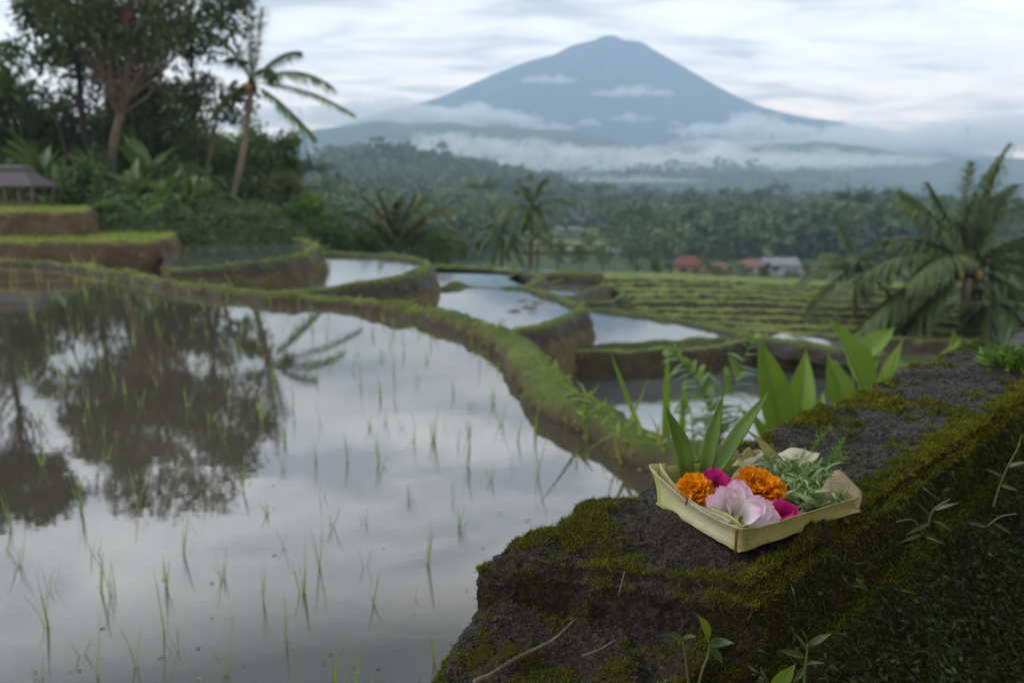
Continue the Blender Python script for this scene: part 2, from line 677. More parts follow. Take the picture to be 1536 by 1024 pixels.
gul = (np.abs(fbm(q, 1.0, 4, 21)) * -1).reshape(RH.shape) * np.interp(RH, [0, 60, 300, 900, 2100], [0, 10, 34, 40, 10]) * 1.3
gul *= 0.25 + 0.75 * (np.abs(np.sin(AN)) ** 1.5)
V = np.stack([xc + RH * np.cos(AN), YV + RH * np.sin(AN) * np.where(np.sin(AN) > 0, 0.14, 0.42), H + gul], -1).reshape(-1, 3)
V[:, 2] = np.where(V[:, 1] < 1000, -60, V[:, 2])
mb = MB().add(V, grid_quads(nr_, na_, True))
tag(mb.build("mountain", M_VOLC_HAZED), "tall volcano tinted haze-blue, with a blunt notched summit above the valley", "mountain", kind="structure")

# ------------------------------------------------------------------ mist banks: closed soft-edged bodies of thin cloud
M_MIST = volume_mat("mist", (1.0, 1.0, 1.0), 0.014)
M_MIST_THIN = volume_mat("thin mist", (0.98, 0.99, 1.0), 0.0095)


def mist(u, v, Y, wpx, hpx, seed, depth=0.5, thin=False, label="", name="mist_bank"):
    """a ragged cloud body: many overlapping puffs melted into one closed skin"""
    rng = np.random.default_rng(seed)
    c = PY(u, v, Y)
    sx, sz = wpx / FPX * Y / 2, hpx / FPX * Y / 2
    sy = max(sx * depth, sz)
    n = int(np.clip(sx / sz * 7, 9, 46))
    bm = bmesh.new()
    for k in range(n):
        f = rng.uniform(-0.92, 0.92)
        env = (1 - abs(f) ** 2.2) * (0.55 + 0.6 * rng.random())
        r = sz * (0.25 + 0.55 * env * rng.random() ** 0.7)
        m = Matrix.Translation((f * sx, rng.uniform(-1, 1) * sy * 0.5, sz * (-0.35 + 0.75 * env * rng.random()))) @ Matrix.Diagonal((r * rng.uniform(1.0, 2.2), r * rng.uniform(1.0, 2.0), r * 0.8, 1))
        bmesh.ops.create_icosphere(bm, subdivisions=3, radius=1, matrix=m)
    for k in range(max(3, n // 5)):
        f = -0.8 + 1.6 * k / max(2, n // 5 - 1)
        bmesh.ops.create_icosphere(bm, subdivisions=3, radius=1, matrix=Matrix.Translation((f * sx, 0, -sz * 0.3)) @ Matrix.Diagonal((sx * 0.5, sy * 0.5, sz * 0.30, 1)))
    me = bpy.data.meshes.new("tmp")
    bm.to_mesh(me)
    bm.free()
    o = bpy.data.objects.new("tmp", me)
    COL.objects.link(o)
    md = o.modifiers.new("r", 'REMESH')
    md.mode, md.voxel_size = 'VOXEL', max(sz / 7, sx / 90)
    m2 = bpy.data.meshes.new_from_object(o.evaluated_get(bpy.context.evaluated_depsgraph_get()))
    bpy.data.objects.remove(o)
    a = np.empty(len(m2.vertices) * 3)
    m2.vertices.foreach_get("co", a)
    a = a.reshape(-1, 3)
    a += np.stack([fbm(a, 2.2 / sz, 4, seed + 9 * k, 0.6) for k in range(3)], 1) * sz * np.array([0.75, 0.5, 0.42])
    m2.vertices.foreach_set("co", a.ravel())
    m2.polygons.foreach_set("use_smooth", [True] * len(m2.polygons))
    m2.materials.clear()
    m2.materials.append(M_MIST_THIN if thin else M_MIST)
    m2.update()
    o = bpy.data.objects.new(name, m2)
    COL.objects.link(o)
    o.location = c
    return tag(o, label, "mist", kind="stuff")


MISTS = [
    (690, 172, 2500, 190, 46, 11, 0.5, False, "long flat white cloud bank along the volcano's western foot"),
    (760, 176, 2480, 60, 26, 12, 0.6, False, "small ragged end of the cloud bank on the western slope"),
    (822, 118, 2520, 66, 20, 13, 0.7, False, "small white cloud puff high on the volcano's western face"),
    (815, 189, 2300, 78, 20, 14, 0.6, False, "low white cloud puff under the middle of the volcano"),
    (882, 184, 2300, 34, 15, 15, 0.7, False, "tiny round cloud puff below the volcano's centre"),
    (948, 136, 2450, 95, 22, 16, 0.6, False, "thin white cloud streak on the volcano below its summit"),
    (948, 176, 2300, 56, 17, 17, 0.7, False, "oval cloud puff low on the volcano's eastern half"),
    (1013, 186, 2300, 22, 15, 18, 0.8, False, "tiny cloud puff beside the big eastern cloud bank"),
    (1115, 188, 2250, 170, 48, 19, 0.5, False, "thick white head of the cloud bank on the eastern slope"),
    (1290, 204, 2300, 420, 66, 20, 0.4, True, "broad grey cloud bank trailing east below the volcano"),
    (1440, 205, 2400, 440, 74, 23, 0.4, True, "dim grey cloud layer low over the eastern horizon"),
    (1170, 234, 1750, 380, 46, 24, 0.4, True, "pale mist drifting between the eastern foothills"),
    (700, 220, 1700, 360, 52, 25, 0.4, True, "pale mist lying behind the wooded western ridge"),
    (960, 238, 1750, 520, 56, 26, 0.4, True, "broad pale mist filling the valley under the volcano"),
    (930, 268, 1150, 200, 18, 27, 0.5, True, "thin low mist streak above the middle ridge"),
    (530, 166, 2550, 330, 46, 28, 0.4, False, "broad white cloud veiling the volcano's western foot"),
    (410, 178, 2450, 200, 40, 29, 0.5, True, "faint cloud behind the coconut palm low over the hills"),
]
for (u, v, Y, wp, hp, sd_, dp, th, lb) in MISTS:
    mist(u, v, Y, wp, hp, sd_, dp, th, lb)

# ------------------------------------------------------------------ far woods: masses of crowns
M_WOOD = leaf_mat("far wood leaves", (0.016, 0.034, 0.016), (0.062, 0.098, 0.034), (0.12, 0.15, 0.055), 0.6, 0.15)


def wood(name, label, Y0, Y1, r0, r1, step, h, nleaf, seed, keep=None, palms=0.05):
    rng = np.random.default_rng(seed)
    mb = MB()
    pts = []
    Y = Y0
    while Y < Y1:
        st = step * np.interp(Y, [200, 700], [0.55, 1.0])
        n = int((r1 - r0) * Y / st)
        x = (r0 + (np.arange(n) + rng.random(n)) / n * (r1 - r0)) * Y
        pts.append(np.stack([x, Y + rng.normal(size=n) * step * 0.4], 1))
        Y += st * np.interp(Y, [Y0, Y1], [0.9, 1.3])
    pts = np.concatenate(pts)
    if keep is not None:
        pts = pts[keep(pts)]
    z = land_z(pts[:, 0], pts[:, 1])
    n = len(pts)
    hh = np.interp(pts[:, 1], [200, 700], [0.75, 1.05]) * h * (0.5 + 1.0 * rng.random(n) ** 1.6) * (1 + 0.35 * fbm(np.stack([pts[:, 0], pts[:, 1], z * 0], 1), 0.02, 2, seed))
    ww = hh * (0.28 + 0.34 * rng.random(n))
    tint = np.clip(0.45 + 0.55 * fbm(np.stack([pts[:, 0], pts[:, 1], z * 0], 1), 0.03, 3, seed + 1) + rng.normal(size=n) * 0.30, 0, 1)
    isp = rng.random(n) < palms
    d = rand_dirs(n * nleaf, 0.35, rng)
    rad = 0.75 + 0.35 * rng.random(n * nleaf)
    idx = np.repeat(np.arange(n), nleaf)
    # three lobes per crown
    lob = rng.normal(size=(n, 3, 3)) * np.array([0.45, 0.45, 0.3])
    lo = lob[idx, rng.integers(0, 3, n * nleaf)]
    c = np.stack([pts[idx, 0] + (d[:, 0] * rad * 0.7 + lo[:, 0]) * ww[idx], pts[idx, 1] + (d[:, 1] * rad * 0.7 + lo[:, 1]) * ww[idx],
                  z[idx] + hh[idx] * (0.55 + 0.3 * d[:, 2] * rad + 0.18 * lo[:, 2])], 1)
    pm = isp[idx]
    c[pm] = np.stack([pts[idx[pm], 0], pts[idx[pm], 1], z[idx[pm]] + hh[idx[pm]] * 1.15], 1)
    ax = unit(d + rng.normal(size=d.shape) * 0.6 + np.array([0, 0, -0.25]))
    ax[pm] = unit(d[pm] * np.array([1, 1, 0.35]))
    L = ww[idx] * np.where(pm, 0.9, 0.50) * (0.7 + 0.6 * rng.random(len(idx)))
    Wd = L * np.where(pm, 0.16, 0.75)
    nrm = unit(d + rng.normal(size=d.shape) * 0.35)
    cards(mb, c, ax, nrm, L, Wd, np.clip(tint[idx] + rng.normal(size=len(idx)) * 0.06, 0, 1))
    # trunks of the palms and a few tall trees
    for k in np.where(isp)[0]:
        s = 0.12
        x, y_, z0, z1 = pts[k, 0], pts[k, 1], z[k] - 0.5, z[k] + hh[k] * 1.15
        mb.add([[x - s, y_, z0], [x + s, y_, z0], [x + s * 0.6, y_, z1], [x - s * 0.6, y_, z1], [x, y_ - s, z0], [x, y_ + s, z0], [x, y_ + s * 0.6, z1], [x, y_ - s * 0.6, z1]],
               [[0, 1, 2, 3], [4, 5, 6, 7]], None, 0.3)
    return tag(mb.build(name, M_WOOD, smooth=False), label, "forest", kind="stuff")


wood("ridge_forest", "dense dark green forest covering the wooded ridge across the valley", 200, 830, -0.62, 0.95, 8.5, 11.5, 46, 41,
     keep=lambda p: ~((p[:, 0] / p[:, 1] > -0.03) & (p[:, 0] / p[:, 1] < 0.14) & (p[:, 1] < 340) & (fbm(np.c_[p, p[:, 0] * 0], 0.02, 2, 8) > -0.2)))
wood("foothill_forest", "hazy blue-green forest on the foothills beyond the wooded ridge", 1000, 1420, -0.6, 0.85, 19, 17, 22, 42)
# ------------------------------------------------------------------ paddies
GRASS = MB()                    # short grass on the banks: nobody could count it


def sweep(name, path, prof, mat, label, seed=0, ds=0.10, noise=0.055, grass=0, glen=0.10, parent=None, water=None, inner_first=True):
    """profile(o, z) swept along a path of (x, y, z0, z1): profile z given as (a, b) -> a * z0 + (1 - a) * z1 + b; o to the right of the path is positive"""
    p = spline(path, ds)
    tan = unit(np.gradient(p[:, :2], axis=0))
    nrm = np.stack([tan[:, 1], -tan[:, 0]], 1)
    wob = fbm(np.stack([p[:, 0], p[:, 1], p[:, 0] * 0], 1), 0.9, 3, seed + 50) * 0.10
    m = len(prof)
    V = np.zeros((len(p), m, 3))
    for k, (o, a, b) in enumerate(prof):
        V[:, k, :2] = p[:, :2] + nrm * (o * (p[:, 4:5] if p.shape[1] > 4 else 1.0) + wob[:, None])
        V[:, k, 2] = a * p[:, 2] + (1 - a) * p[:, 3] + b
    # refine across
    sub = []
    for k in range(m - 1):
        L = np.linalg.norm(V[:, k + 1] - V[:, k], axis=1).mean()
        nn = max(1, int(L / (ds * 0.8)))
        nn = min(nn, 14)
        for j in range(nn):
            sub.append(V[:, k] + (V[:, k + 1] - V[:, k]) * j / nn)
    sub.append(V[:, -1])
    V = np.stack(sub, 1)
    n_, m_ = V.shape[:2]
    flat = V.reshape(-1, 3)
    nz = np.stack([fbm(flat, 2.2, 4, seed + 7 * i) for i in range(3)], 1)
    nz2 = np.stack([fbm(flat, 9.0, 3, seed + 90 + 7 * i) for i in range(3)], 1)
    flat = flat + nz * noise * 1.5 + nz2 * noise * 0.7
    wet = np.zeros(len(flat)) if water is None else np.clip(1.15 - (flat[:, 2] - water) / 0.07 + 0.5 * nz2[:, 0], 0, 1)
    if water is not None:
        wet = wet * (np.arange(len(flat)) % m_ < m_ * 0.5 if inner_first else np.arange(len(flat)) % m_ >= m_ * 0.5)
    mb = MB().add(flat, grid_quads(n_, m_)[:, ::-1], None, wet)
    for row in (flat[:m_], flat[-m_:]):                 # close the ends
        k_ = np.arange(m_ - 1)
        mb.add(np.concatenate([row, row.mean(0, keepdims=True)]), None, np.stack([k_, k_ + 1, np.full(m_ - 1, m_)], 1), 0.0)
    o = tag(mb.build(name, mat, parent), label, None, kind="structure")
    if grass:
        tr = quads_to_tris(grid_quads(n_, m_)[:, ::-1], np.zeros((0, 3), int))
        a, b, c = flat[tr[:, 0]], flat[tr[:, 1]], flat[tr[:, 2]]
        nn = unit(np.cross(b - a, c - a))
        up = np.clip(nn[:, 2], 0, 1) ** 1.5 + 0.12
        area = (np.linalg.norm(np.cross(b - a, c - a), axis=1) * up).sum() / 2
        N = int(area * grass)
        rng = np.random.default_rng(seed + 3)
        cn = (a + b + c) / 3
        pt, pn, _, _ = tri_sample(flat, tr, N, rng, up * np.clip(0.55 + 1.5 * fbm(cn, 1.6, 3, 31), 0.06, 2))
        pat = fbm(pt, 1.3, 3, 77)
        dirs = unit(pn * 0.6 + np.array([0, 0, 0.7]) + rng.normal(size=pt.shape) * 0.45)
        L = glen * (0.35 + 0.8 * rng.random(N)) * np.clip(1 + 1.6 * pat, 0.35, 2.2) * np.where(rng.random(N) < 0.10, 2.3, 1.0)
        blades(GRASS, pt - pn * 0.01, dirs, rng.normal(size=pt.shape) * 0.6 + np.array([0, 0, -0.5]), L, (0.012 + 0.014 * rng.random(N)) * glen / 0.1, 2,
               np.clip(0.5 + pat * 0.7 + rng.normal(size=N) * 0.15, 0, 1), 0.5)
    return o


def sheet(name, poly, z, mat, label, kind="structure", grass=0, glen=0.1, seed=0):
    """level polygon"""
    pts = [Vector((p[0], p[1], 0)) for p in poly]
    tris = np.array(tessellate_polygon([pts]))
    v = np.array([[p[0], p[1], z] for p in poly])
    a, b, c = v[tris[:, 0]], v[tris[:, 1]], v[tris[:, 2]]
    flip = np.cross(b - a, c - a)[:, 2] < 0
    tris[flip] = tris[flip][:, ::-1]
    mb = MB().add(v, None, tris, 0.0)
    o = tag(mb.build(name, mat, smooth=False), label, None, kind=kind)
    if grass:
        rng = np.random.default_rng(seed)
        area = (np.linalg.norm(np.cross(b - a, c - a), axis=1)).sum() / 2
        N = int(area * grass)
        pt, pn, _, _ = tri_sample(v, tris, N, rng)
        blades(GRASS, pt, unit(rng.normal(size=pt.shape) * 0.35 + np.array([0, 0, 1])), rng.normal(size=pt.shape) * 0.5, glen * (0.5 + rng.random(N)), 0.02, 2,
               np.clip(0.5 + fbm(pt, 0.8, 3, 5) * 0.6 + rng.normal(size=N) * 0.15, 0, 1), 0.4)
    return o


def px(pts, z):
    return [P(u, v, z) for u, v in pts]


def path(pts, zt, zb, wd=None):
    """pixels of a crest line -> (x, y, top, bottom) rows; zb may vary"""
    zb = zb if isinstance(zb, (list, tuple)) else [zb] * len(pts)
    zt = zt if isinstance(zt, (list, tuple)) else [zt] * len(pts)
    wd = wd or [1.0] * len(pts)
    return [np.array([*P(u, v, t_)[:2], t_, b, w_]) for (u, v), b, t_, w_ in zip(pts, zb, zt, wd)]


def bank(name, pts, zt, zin, zb, wd, label, seed, inner=-1, mat=None, ws=None, **kw):
    """a low dike: inner side down to its own water, outer side down to zb"""
    s = inner
    batter = 0.12
    dz_ = zin - (max(zt) if isinstance(zt, list) else zt)
    prof = [(s * (wd / 2 + 0.10), 1, dz_ - 0.25), (s * wd / 2, 1, dz_ + 0.03), (s * wd * 0.36, 1, -0.035), (s * wd * 0.15, 1, 0), (-s * wd * 0.2, 1, 0.0), (-s * wd * 0.42, 1, -0.045),
            (-s * (wd / 2 + 0.04), 0.72, -0.02), (-s * (wd / 2 + batter), 0.3, 0), (-s * (wd / 2 + batter * 1.8), 0, -0.35)]
    if s > 0:
        prof = prof[::-1]
    return sweep(name, path(pts, zt, zb, ws), prof, mat or M_BANK, label, seed, water=zin, inner_first=s < 0, **kw)


# main paddy
MAIN = [(-1.2, 1.0), (-0.25, 0.9), (2.4, 3.2), *[tuple(P(u, v, 0)[:2]) for u, v in [(1060, 700), (900, 635), (830, 590), (795, 545), (765, 510), (690, 480), (512, 455), (330, 432), (200, 411), (60, 393), (-200, 378)]], (-34, 17.0), (-34, 0.5)]
sheet("paddy_water", MAIN, 0.0, M_WATER, "wide mirror of brown-grey water in the flooded seedling paddy")
bank("paddy_bank", [(-420, 372), (-150, 380), (0, 387), (100, 394), (200, 409), (300, 426), (400, 437), (512, 444), (600, 456), (680, 470), (735, 487), (782, 512), (806, 545), (840, 578), (905, 612), (985, 648), (1080, 688), (1250, 735), (1430, 770), (1660, 800)], [.13, .13, .13, .13, .14, .14, .14, .14, .15, .16, .18, .2, .2, .2, .2, .2, .2, .2, .2, .2], 0,
     [0, 0, 0, 0, -.1, -.2, -.45, -.6, -.9, -1.1, -1.2, -1.4, -1.4, -1.5, -1.5, -1.5, -1.5, -1.5, -1.5, -1.5], 0.42, "long curving mossy bank closing the wide seedling paddy", 1, inner=1, ws=[.5, .5, .5, .55, .6, .6, .6, .6, .65, .7, .75, .85, .85, .85, .85, .85, .85, .85, .85, .85], ds=0.07, grass=620, glen=0.12)

# second paddy, higher, to the left
Z2 = 0.10
sheet("paddy_water", [tuple(P(u, v, Z2)[:2]) for u, v in [(238, 406), (330, 399), (438, 383), (462, 373), (458, 364), (430, 358), (330, 356), (200, 353), (235, 372), (246, 390)]], Z2, M_WATER2, "still dark water of the raised paddy under the palm")
bank("paddy_bank", [(250, 402.5), (290, 399.5), (330, 396), (400, 389), (440, 384), (466, 375), (471, 366), (452, 359), (400, 356.5), (300, 355), (200, 353), (80, 352)], Z2 + 0.10, Z2, [-.1, -.3, -.42, -.45, -.5, -.5, -.5, -.5, -.4, -.3, -.1, 0], 0.26, "high rounded earth bank round the raised paddy under the palm", 2, inner=-1, mat=M_BANK, grass=480, glen=0.12)

# third paddy, behind the main bank
Z3 = -0.42
sheet("paddy_water", [tuple(P(u, v, Z3)[:2]) for u, v in [(390, 445), (480, 432), (600, 412), (636, 398), (620, 386), (575, 381), (480, 377), (430, 377), (400, 420)]], Z3, M_WATER2, "bright water of the small curved paddy between two banks")
bank("paddy_bank", [(400, 440), (440, 437), (500, 428), (560, 421), (612, 412), (640, 401), (637, 391), (610, 384), (560, 380), (480, 377), (420, 375)], Z3 + 0.12, Z3, [-1.1, -1.15, -1.18, -1.2, -1.2, -1.2, -1.2, -1.2, -1.2, -1.0, -1.0], 0.28, "steep curved bank of the small paddy behind the main bank", 3, inner=-1, grass=480, glen=0.11)

# fourth paddy
Z4 = -1.10
sheet("paddy_water", [tuple(P(u, v, Z4)[:2]) for u, v in [(640, 470), (700, 480), (770, 494), (820, 482), (862, 466), (845, 450), (800, 434), (760, 418), (790, 407), (720, 402), (640, 400)]], Z4, M_WATER2, "ruffled pale water of the paddy with mud heaps")
bank("paddy_bank", [(748, 498), (790, 490), (830, 480), (868, 466), (872, 458), (845, 446), (808, 434), (792, 427), (810, 417), (800, 409), (760, 404), (700, 400), (640, 398)], Z4 + 0.10, Z4, [-1.75, -1.75, -1.78, -1.8, -1.8, -1.8, -1.8, -1.8, -1.8, -1.8, -1.8, -1.8, -1.8], 0.32, "low angular bank with a bare earth face round the paddy of mud heaps", 4, inner=-1, grass=440, glen=0.11)
bank("paddy_bank", [(640, 431), (672, 431), (700, 428), (730, 428.5), (790, 431)], Z4 + 0.06, Z4, -1.4, 0.2, "thin low bank crossing the paddy of mud heaps", 5, inner=-1, ds=0.12, grass=250, glen=0.08)

# fifth paddy and the strip in front of it
Z5 = -1.70
sheet("paddy_water", [tuple(P(u, v, Z5)[:2]) for u, v in [(820, 520), (960, 518), (1105, 503), (1060, 490), (1000, 478), (940, 468), (860, 460), (830, 470)]], Z5, M_WATER2, "pale blue water of the wedge-shaped paddy below the angular bank")
bank("paddy_bank", [(845, 456), (900, 461), (960, 468), (1010, 475), (1060, 485), (1110, 497), (1170, 507), (1240, 518), (1330, 532)], Z5 + 0.10, Z5, [-2.2, -2.3, -2.4, -2.5, -2.6, -2.7, -2.8, -2.9, -3.0], 0.34, "long straight bank running out beyond the wedge-shaped paddy", 6, inner=1, grass=420, glen=0.11)
bank("paddy_bank", [(825, 517), (900, 514.5), (980, 511), (1060, 506.5), (1120, 501)], Z5 + 0.09, Z5, Z5 - 0.2, 0.22, "thin grassy bank along the front of the wedge-shaped paddy", 7, inner=-1, grass=420, glen=0.09)
Z5B = -1.80
sheet("paddy_water", [tuple(P(u, v, Z5B)[:2]) for u, v in [(815, 532), (900, 528), (1000, 523), (1130, 512), (1140, 502), (1060, 508), (820, 518)]], Z5B, M_WATER2, "narrow strip of bright water between two thin banks")
bank("paddy_bank", [(790, 530), (850, 527), (920, 525), (1000, 521), (1070, 516), (1130, 509), (1150, 503)], Z5B + 0.08, Z5B, -2.5, 0.30, "dark earth-faced bank above the lowest flooded paddy", 8, inner=-1, mat=M_TERR, grass=420, glen=0.09)
Z6 = -2.30
sheet("paddy_water", [tuple(P(u, v, Z6)[:2]) for u, v in [(840, 610), (850, 560), (1000, 555), (1110, 540), (1140, 515), (1240, 524), (1345, 545), (1400, 600), (1400, 740), (900, 740)]], Z6, M_WATER2, "bright water of the lowest paddy behind the broad leaves")
bank("paddy_bank", [(1150, 509), (1180, 513), (1240, 521), (1300, 531), (1360, 545), (1400, 575), (1420, 640)], Z6 + 0.12, Z6, -3.3, 0.30, "grassy outer bank of the lowest flooded paddy", 9, inner=1, grass=420, glen=0.09)
sheet("paddy_water", [tuple(P(u, v, -2.45)[:2]) for u, v in [(1150, 507), (1240, 521), (1300, 527), (1310, 519), (1250, 511), (1170, 500)]], -2.45, M_WATER2, "thin bright water strip beyond the lowest paddy")

# small paddies further out
Z7 = -1.75
sheet("paddy_water", [tuple(P(u, v, Z7)[:2]) for u, v in [(800, 450), (850, 446), (893, 430), (890, 421), (850, 421), (815, 430)]], Z7, M_WATER2, "small pale paddy beyond the angular bank")
bank("paddy_bank", [(812, 440), (850, 444), (885, 433), (905, 426), (893, 419), (850, 418), (815, 425)], Z7 + 0.1, Z7, -2.2, 0.30, "small looping bank beyond the angular bank", 10, inner=-1, grass=220, glen=0.12)
sheet("paddy_water", [tuple(P(u, v, -2.0)[:2]) for u, v in [(865, 458), (900, 455), (915, 444), (890, 444), (870, 450)]], -2.0, M_WATER2, "tiny triangle of water below the looping bank")
bank("paddy_bank", [(860, 450), (880, 452), (912, 449), (935, 440), (925, 431), (905, 428)], -1.9, -2.0, -2.6, 0.30, "short grassy bank below the small looping paddy", 11, inner=-1, grass=220, glen=0.12)
sheet("paddy_water", [tuple(P(u, v, -1.1)[:2]) for u, v in [(600, 404), (640, 409), (760, 412), (800, 411), (840, 407), (760, 402), (640, 399), (600, 397)]], -1.1, M_WATER2, "thin far line of water below the palms")
bank("paddy_bank", [(560, 393), (640, 397), (700, 399.5), (780, 403), (840, 405), (900, 409)], -1.35, -1.6, -1.7, 0.6, "far thin bank at the edge of the terraces", 12, inner=1, grass=160, glen=0.13)

# stepped green terraces on the right
TERR = [
    ([(880, 419), (960, 418), (1080, 423), (1180, 428), (1290, 433), (1420, 436)], -1.98),
    ([(890, 427), (980, 426), (1080, 429), (1180, 434), (1290, 439), (1420, 443)], -2.09),
    ([(905, 435), (1000, 434), (1100, 437), (1200, 441), (1300, 445), (1430, 449)], -2.20),
    ([(915, 445), (1010, 443), (1110, 445), (1210, 449), (1310, 453), (1440, 457)], -2.31),
    ([(930, 455), (1020, 454), (1120, 455), (1220, 458), (1320, 461), (1450, 465)], -2.42),
    ([(950, 464), (1040, 465), (1130, 466), (1230, 470), (1330, 472), (1460, 474)], -2.58),
    ([(1000, 474), (1070, 476), (1140, 478), (1240, 480), (1340, 483), (1470, 486)], -2.69),
    ([(1050, 484), (1110, 487), (1170, 490), (1250, 492), (1340, 495), (1480, 499)], -2.80),
    ([(1100, 494), (1150, 498), (1200, 502), (1270, 505), (1350, 509), (1490, 513)], -2.91),
]
for k, (pts, zt) in enumerate(TERR):
    prof = [(0.55 if k < 8 else 1.0, 0, -0.06 if k < 8 else -0.9), (0.24, 0, -0.02), (0.14, 0.6, 0), (0.06, 0.9, 0), (0, 1, 0.03), (-0.25, 1, 0.05), (-0.4, 1, -0.02), (-0.6, 1, -0.03), (-0.85, 1, -0.04)] + ([(-3.0, 1, -0.05), (-5.0, 1, -0.4)] if k == 0 else [])
    prof = prof[::-1]
    rows = path(pts, zt, zt - (0.20 if k != 4 else 0.30))
    sweep("rice_terrace", rows, prof, M_TERR, ["stepped green rice terrace furthest up the slope", "second green terrace step below the top one", "third green terrace step with a dark edge", "middle green terrace step with rows of rice", "green terrace step above the tall dark wall",
          "green terrace step with the tall dark earth wall", "narrow green terrace step under the dark wall", "second lowest green terrace step above the long bank", "lowest green terrace step beside the long bank"][k], 20 + k, ds=0.22, noise=0.05, grass=120, glen=0.12)

# cut-earth terraces by the hut
rows = path([(-420, 369), (-150, 368), (0, 367), (120, 365), (205, 362.5), (240, 361), (257, 357), (264, 350)], 0.40, -0.05)
prof = [(-0.42, 1, -0.25), (-0.3, 1, -0.03), (-0.15, 1, 0.03), (0.0, 1, 0.0), (0.07, 0.85, 0), (0.13, 0.5, 0), (0.22, 0.15, 0), (0.3, 0, -0.3)]
sweep("terrace_edge", rows, prof, M_SOIL, "lower red-brown earth terrace edge with a grassy lip", 31, ds=0.09, grass=420, glen=0.10)
poly = [tuple(P(u, v, 0.38)[:2]) for u, v in [(-420, 366), (0, 364.5), (120, 363), (205, 360.5), (240, 359.5), (256, 356), (262, 350), (250, 341), (-420, 341)]]
sheet("terrace_top", poly, 0.38, M_BANK, "grassy top of the lower earth terrace", grass=160, glen=0.1, seed=3)
rows = path([(-420, 319), (-100, 319), (60, 319), (118, 318.5), (136, 316), (150, 310)], 1.02, 0.36)
sweep("terrace_edge", rows, prof, M_SOIL, "upper red-brown earth terrace edge below the hut", 33, ds=0.09, grass=420, glen=0.10)
poly = [tuple(P(u, v, 1.0)[:2]) for u, v in [(-420, 317.6), (60, 317.6), (116, 317), (133, 315), (146, 309), (146, 303), (-420, 303)]]
sheet("terrace_top", poly, 1.0, M_BANK, "grassy level ground in front of the hut", grass=200, glen=0.1, seed=4)

M_GRASS = leaf_mat("bank grass", (0.075, 0.115, 0.022), (0.20, 0.25, 0.045), (0.26, 0.25, 0.09), 0.5, 0.35)
# ------------------------------------------------------------------ plants
M_LEAF_DARK = leaf_mat("dark leaves", (0.018, 0.032, 0.012), (0.048, 0.070, 0.022), (0.075, 0.095, 0.035), 0.5, 0.22)
M_LEAF_MID = leaf_mat("green leaves", (0.028, 0.055, 0.018), (0.070, 0.115, 0.030), (0.11, 0.15, 0.04), 0.5, 0.28)
M_LEAF_BRIGHT = leaf_mat("fresh leaves", (0.045, 0.09, 0.02), (0.10, 0.18, 0.035), (0.15, 0.21, 0.05), 0.5, 0.3)
M_LEAF_OLIVE = leaf_mat("olive leaves", (0.035, 0.048, 0.018), (0.095, 0.105, 0.038), (0.14, 0.13, 0.06), 0.55, 0.25)
M_PALM = leaf_mat("palm leaflets", (0.030, 0.048, 0.018), (0.075, 0.105, 0.032), (0.15, 0.14, 0.06), 0.45, 0.25)
M_PALM_DRY = leaf_mat("dry palm leaflets", (0.20, 0.16, 0.09), (0.38, 0.33, 0.22), None, 0.6, 0.2)
M_BARK = bark_mat("tree bark", (0.08, 0.065, 0.05), (0.20, 0.17, 0.14))
M_BARK_DARK = bark_mat("dark bark", (0.030, 0.025, 0.020), (0.07, 0.06, 0.05))
M_PALMBARK = bark_mat("palm bark", (0.12, 0.10, 0.078), (0.27, 0.235, 0.19), 3.0)
M_STEM = leaf_mat("leaf stalk", (0.09, 0.12, 0.03), (0.15, 0.18, 0.05), None, 0.5, 0.1)


def crown_leaves(mb, centres, spread, per, size, rng, tint, up=0.3):
    n = len(centres) * per
    idx = np.repeat(np.arange(len(centres)), per)
    d = rand_dirs(n, 0.0, rng)
    r = rng.random(n) ** 0.45
    c = centres[idx] + d * (r * spread[idx])[:, None] * np.array([1, 1, 0.72])
    ax = unit(d * 0.8 + rng.normal(size=(n, 3)) * 0.6 + np.array([0, 0, -0.1]))
    nr = unit(rng.normal(size=(n, 3)) * 0.6 + np.array([0, 0, 0.9]) + d * 0.5)
    L = size * (0.6 + 0.8 * rng.random(n))
    cards(mb, c, ax, nr, L, L * (0.42 + 0.2 * rng.random(n)), np.clip(tint[idx] + rng.normal(size=n) * 0.08, 0, 1))


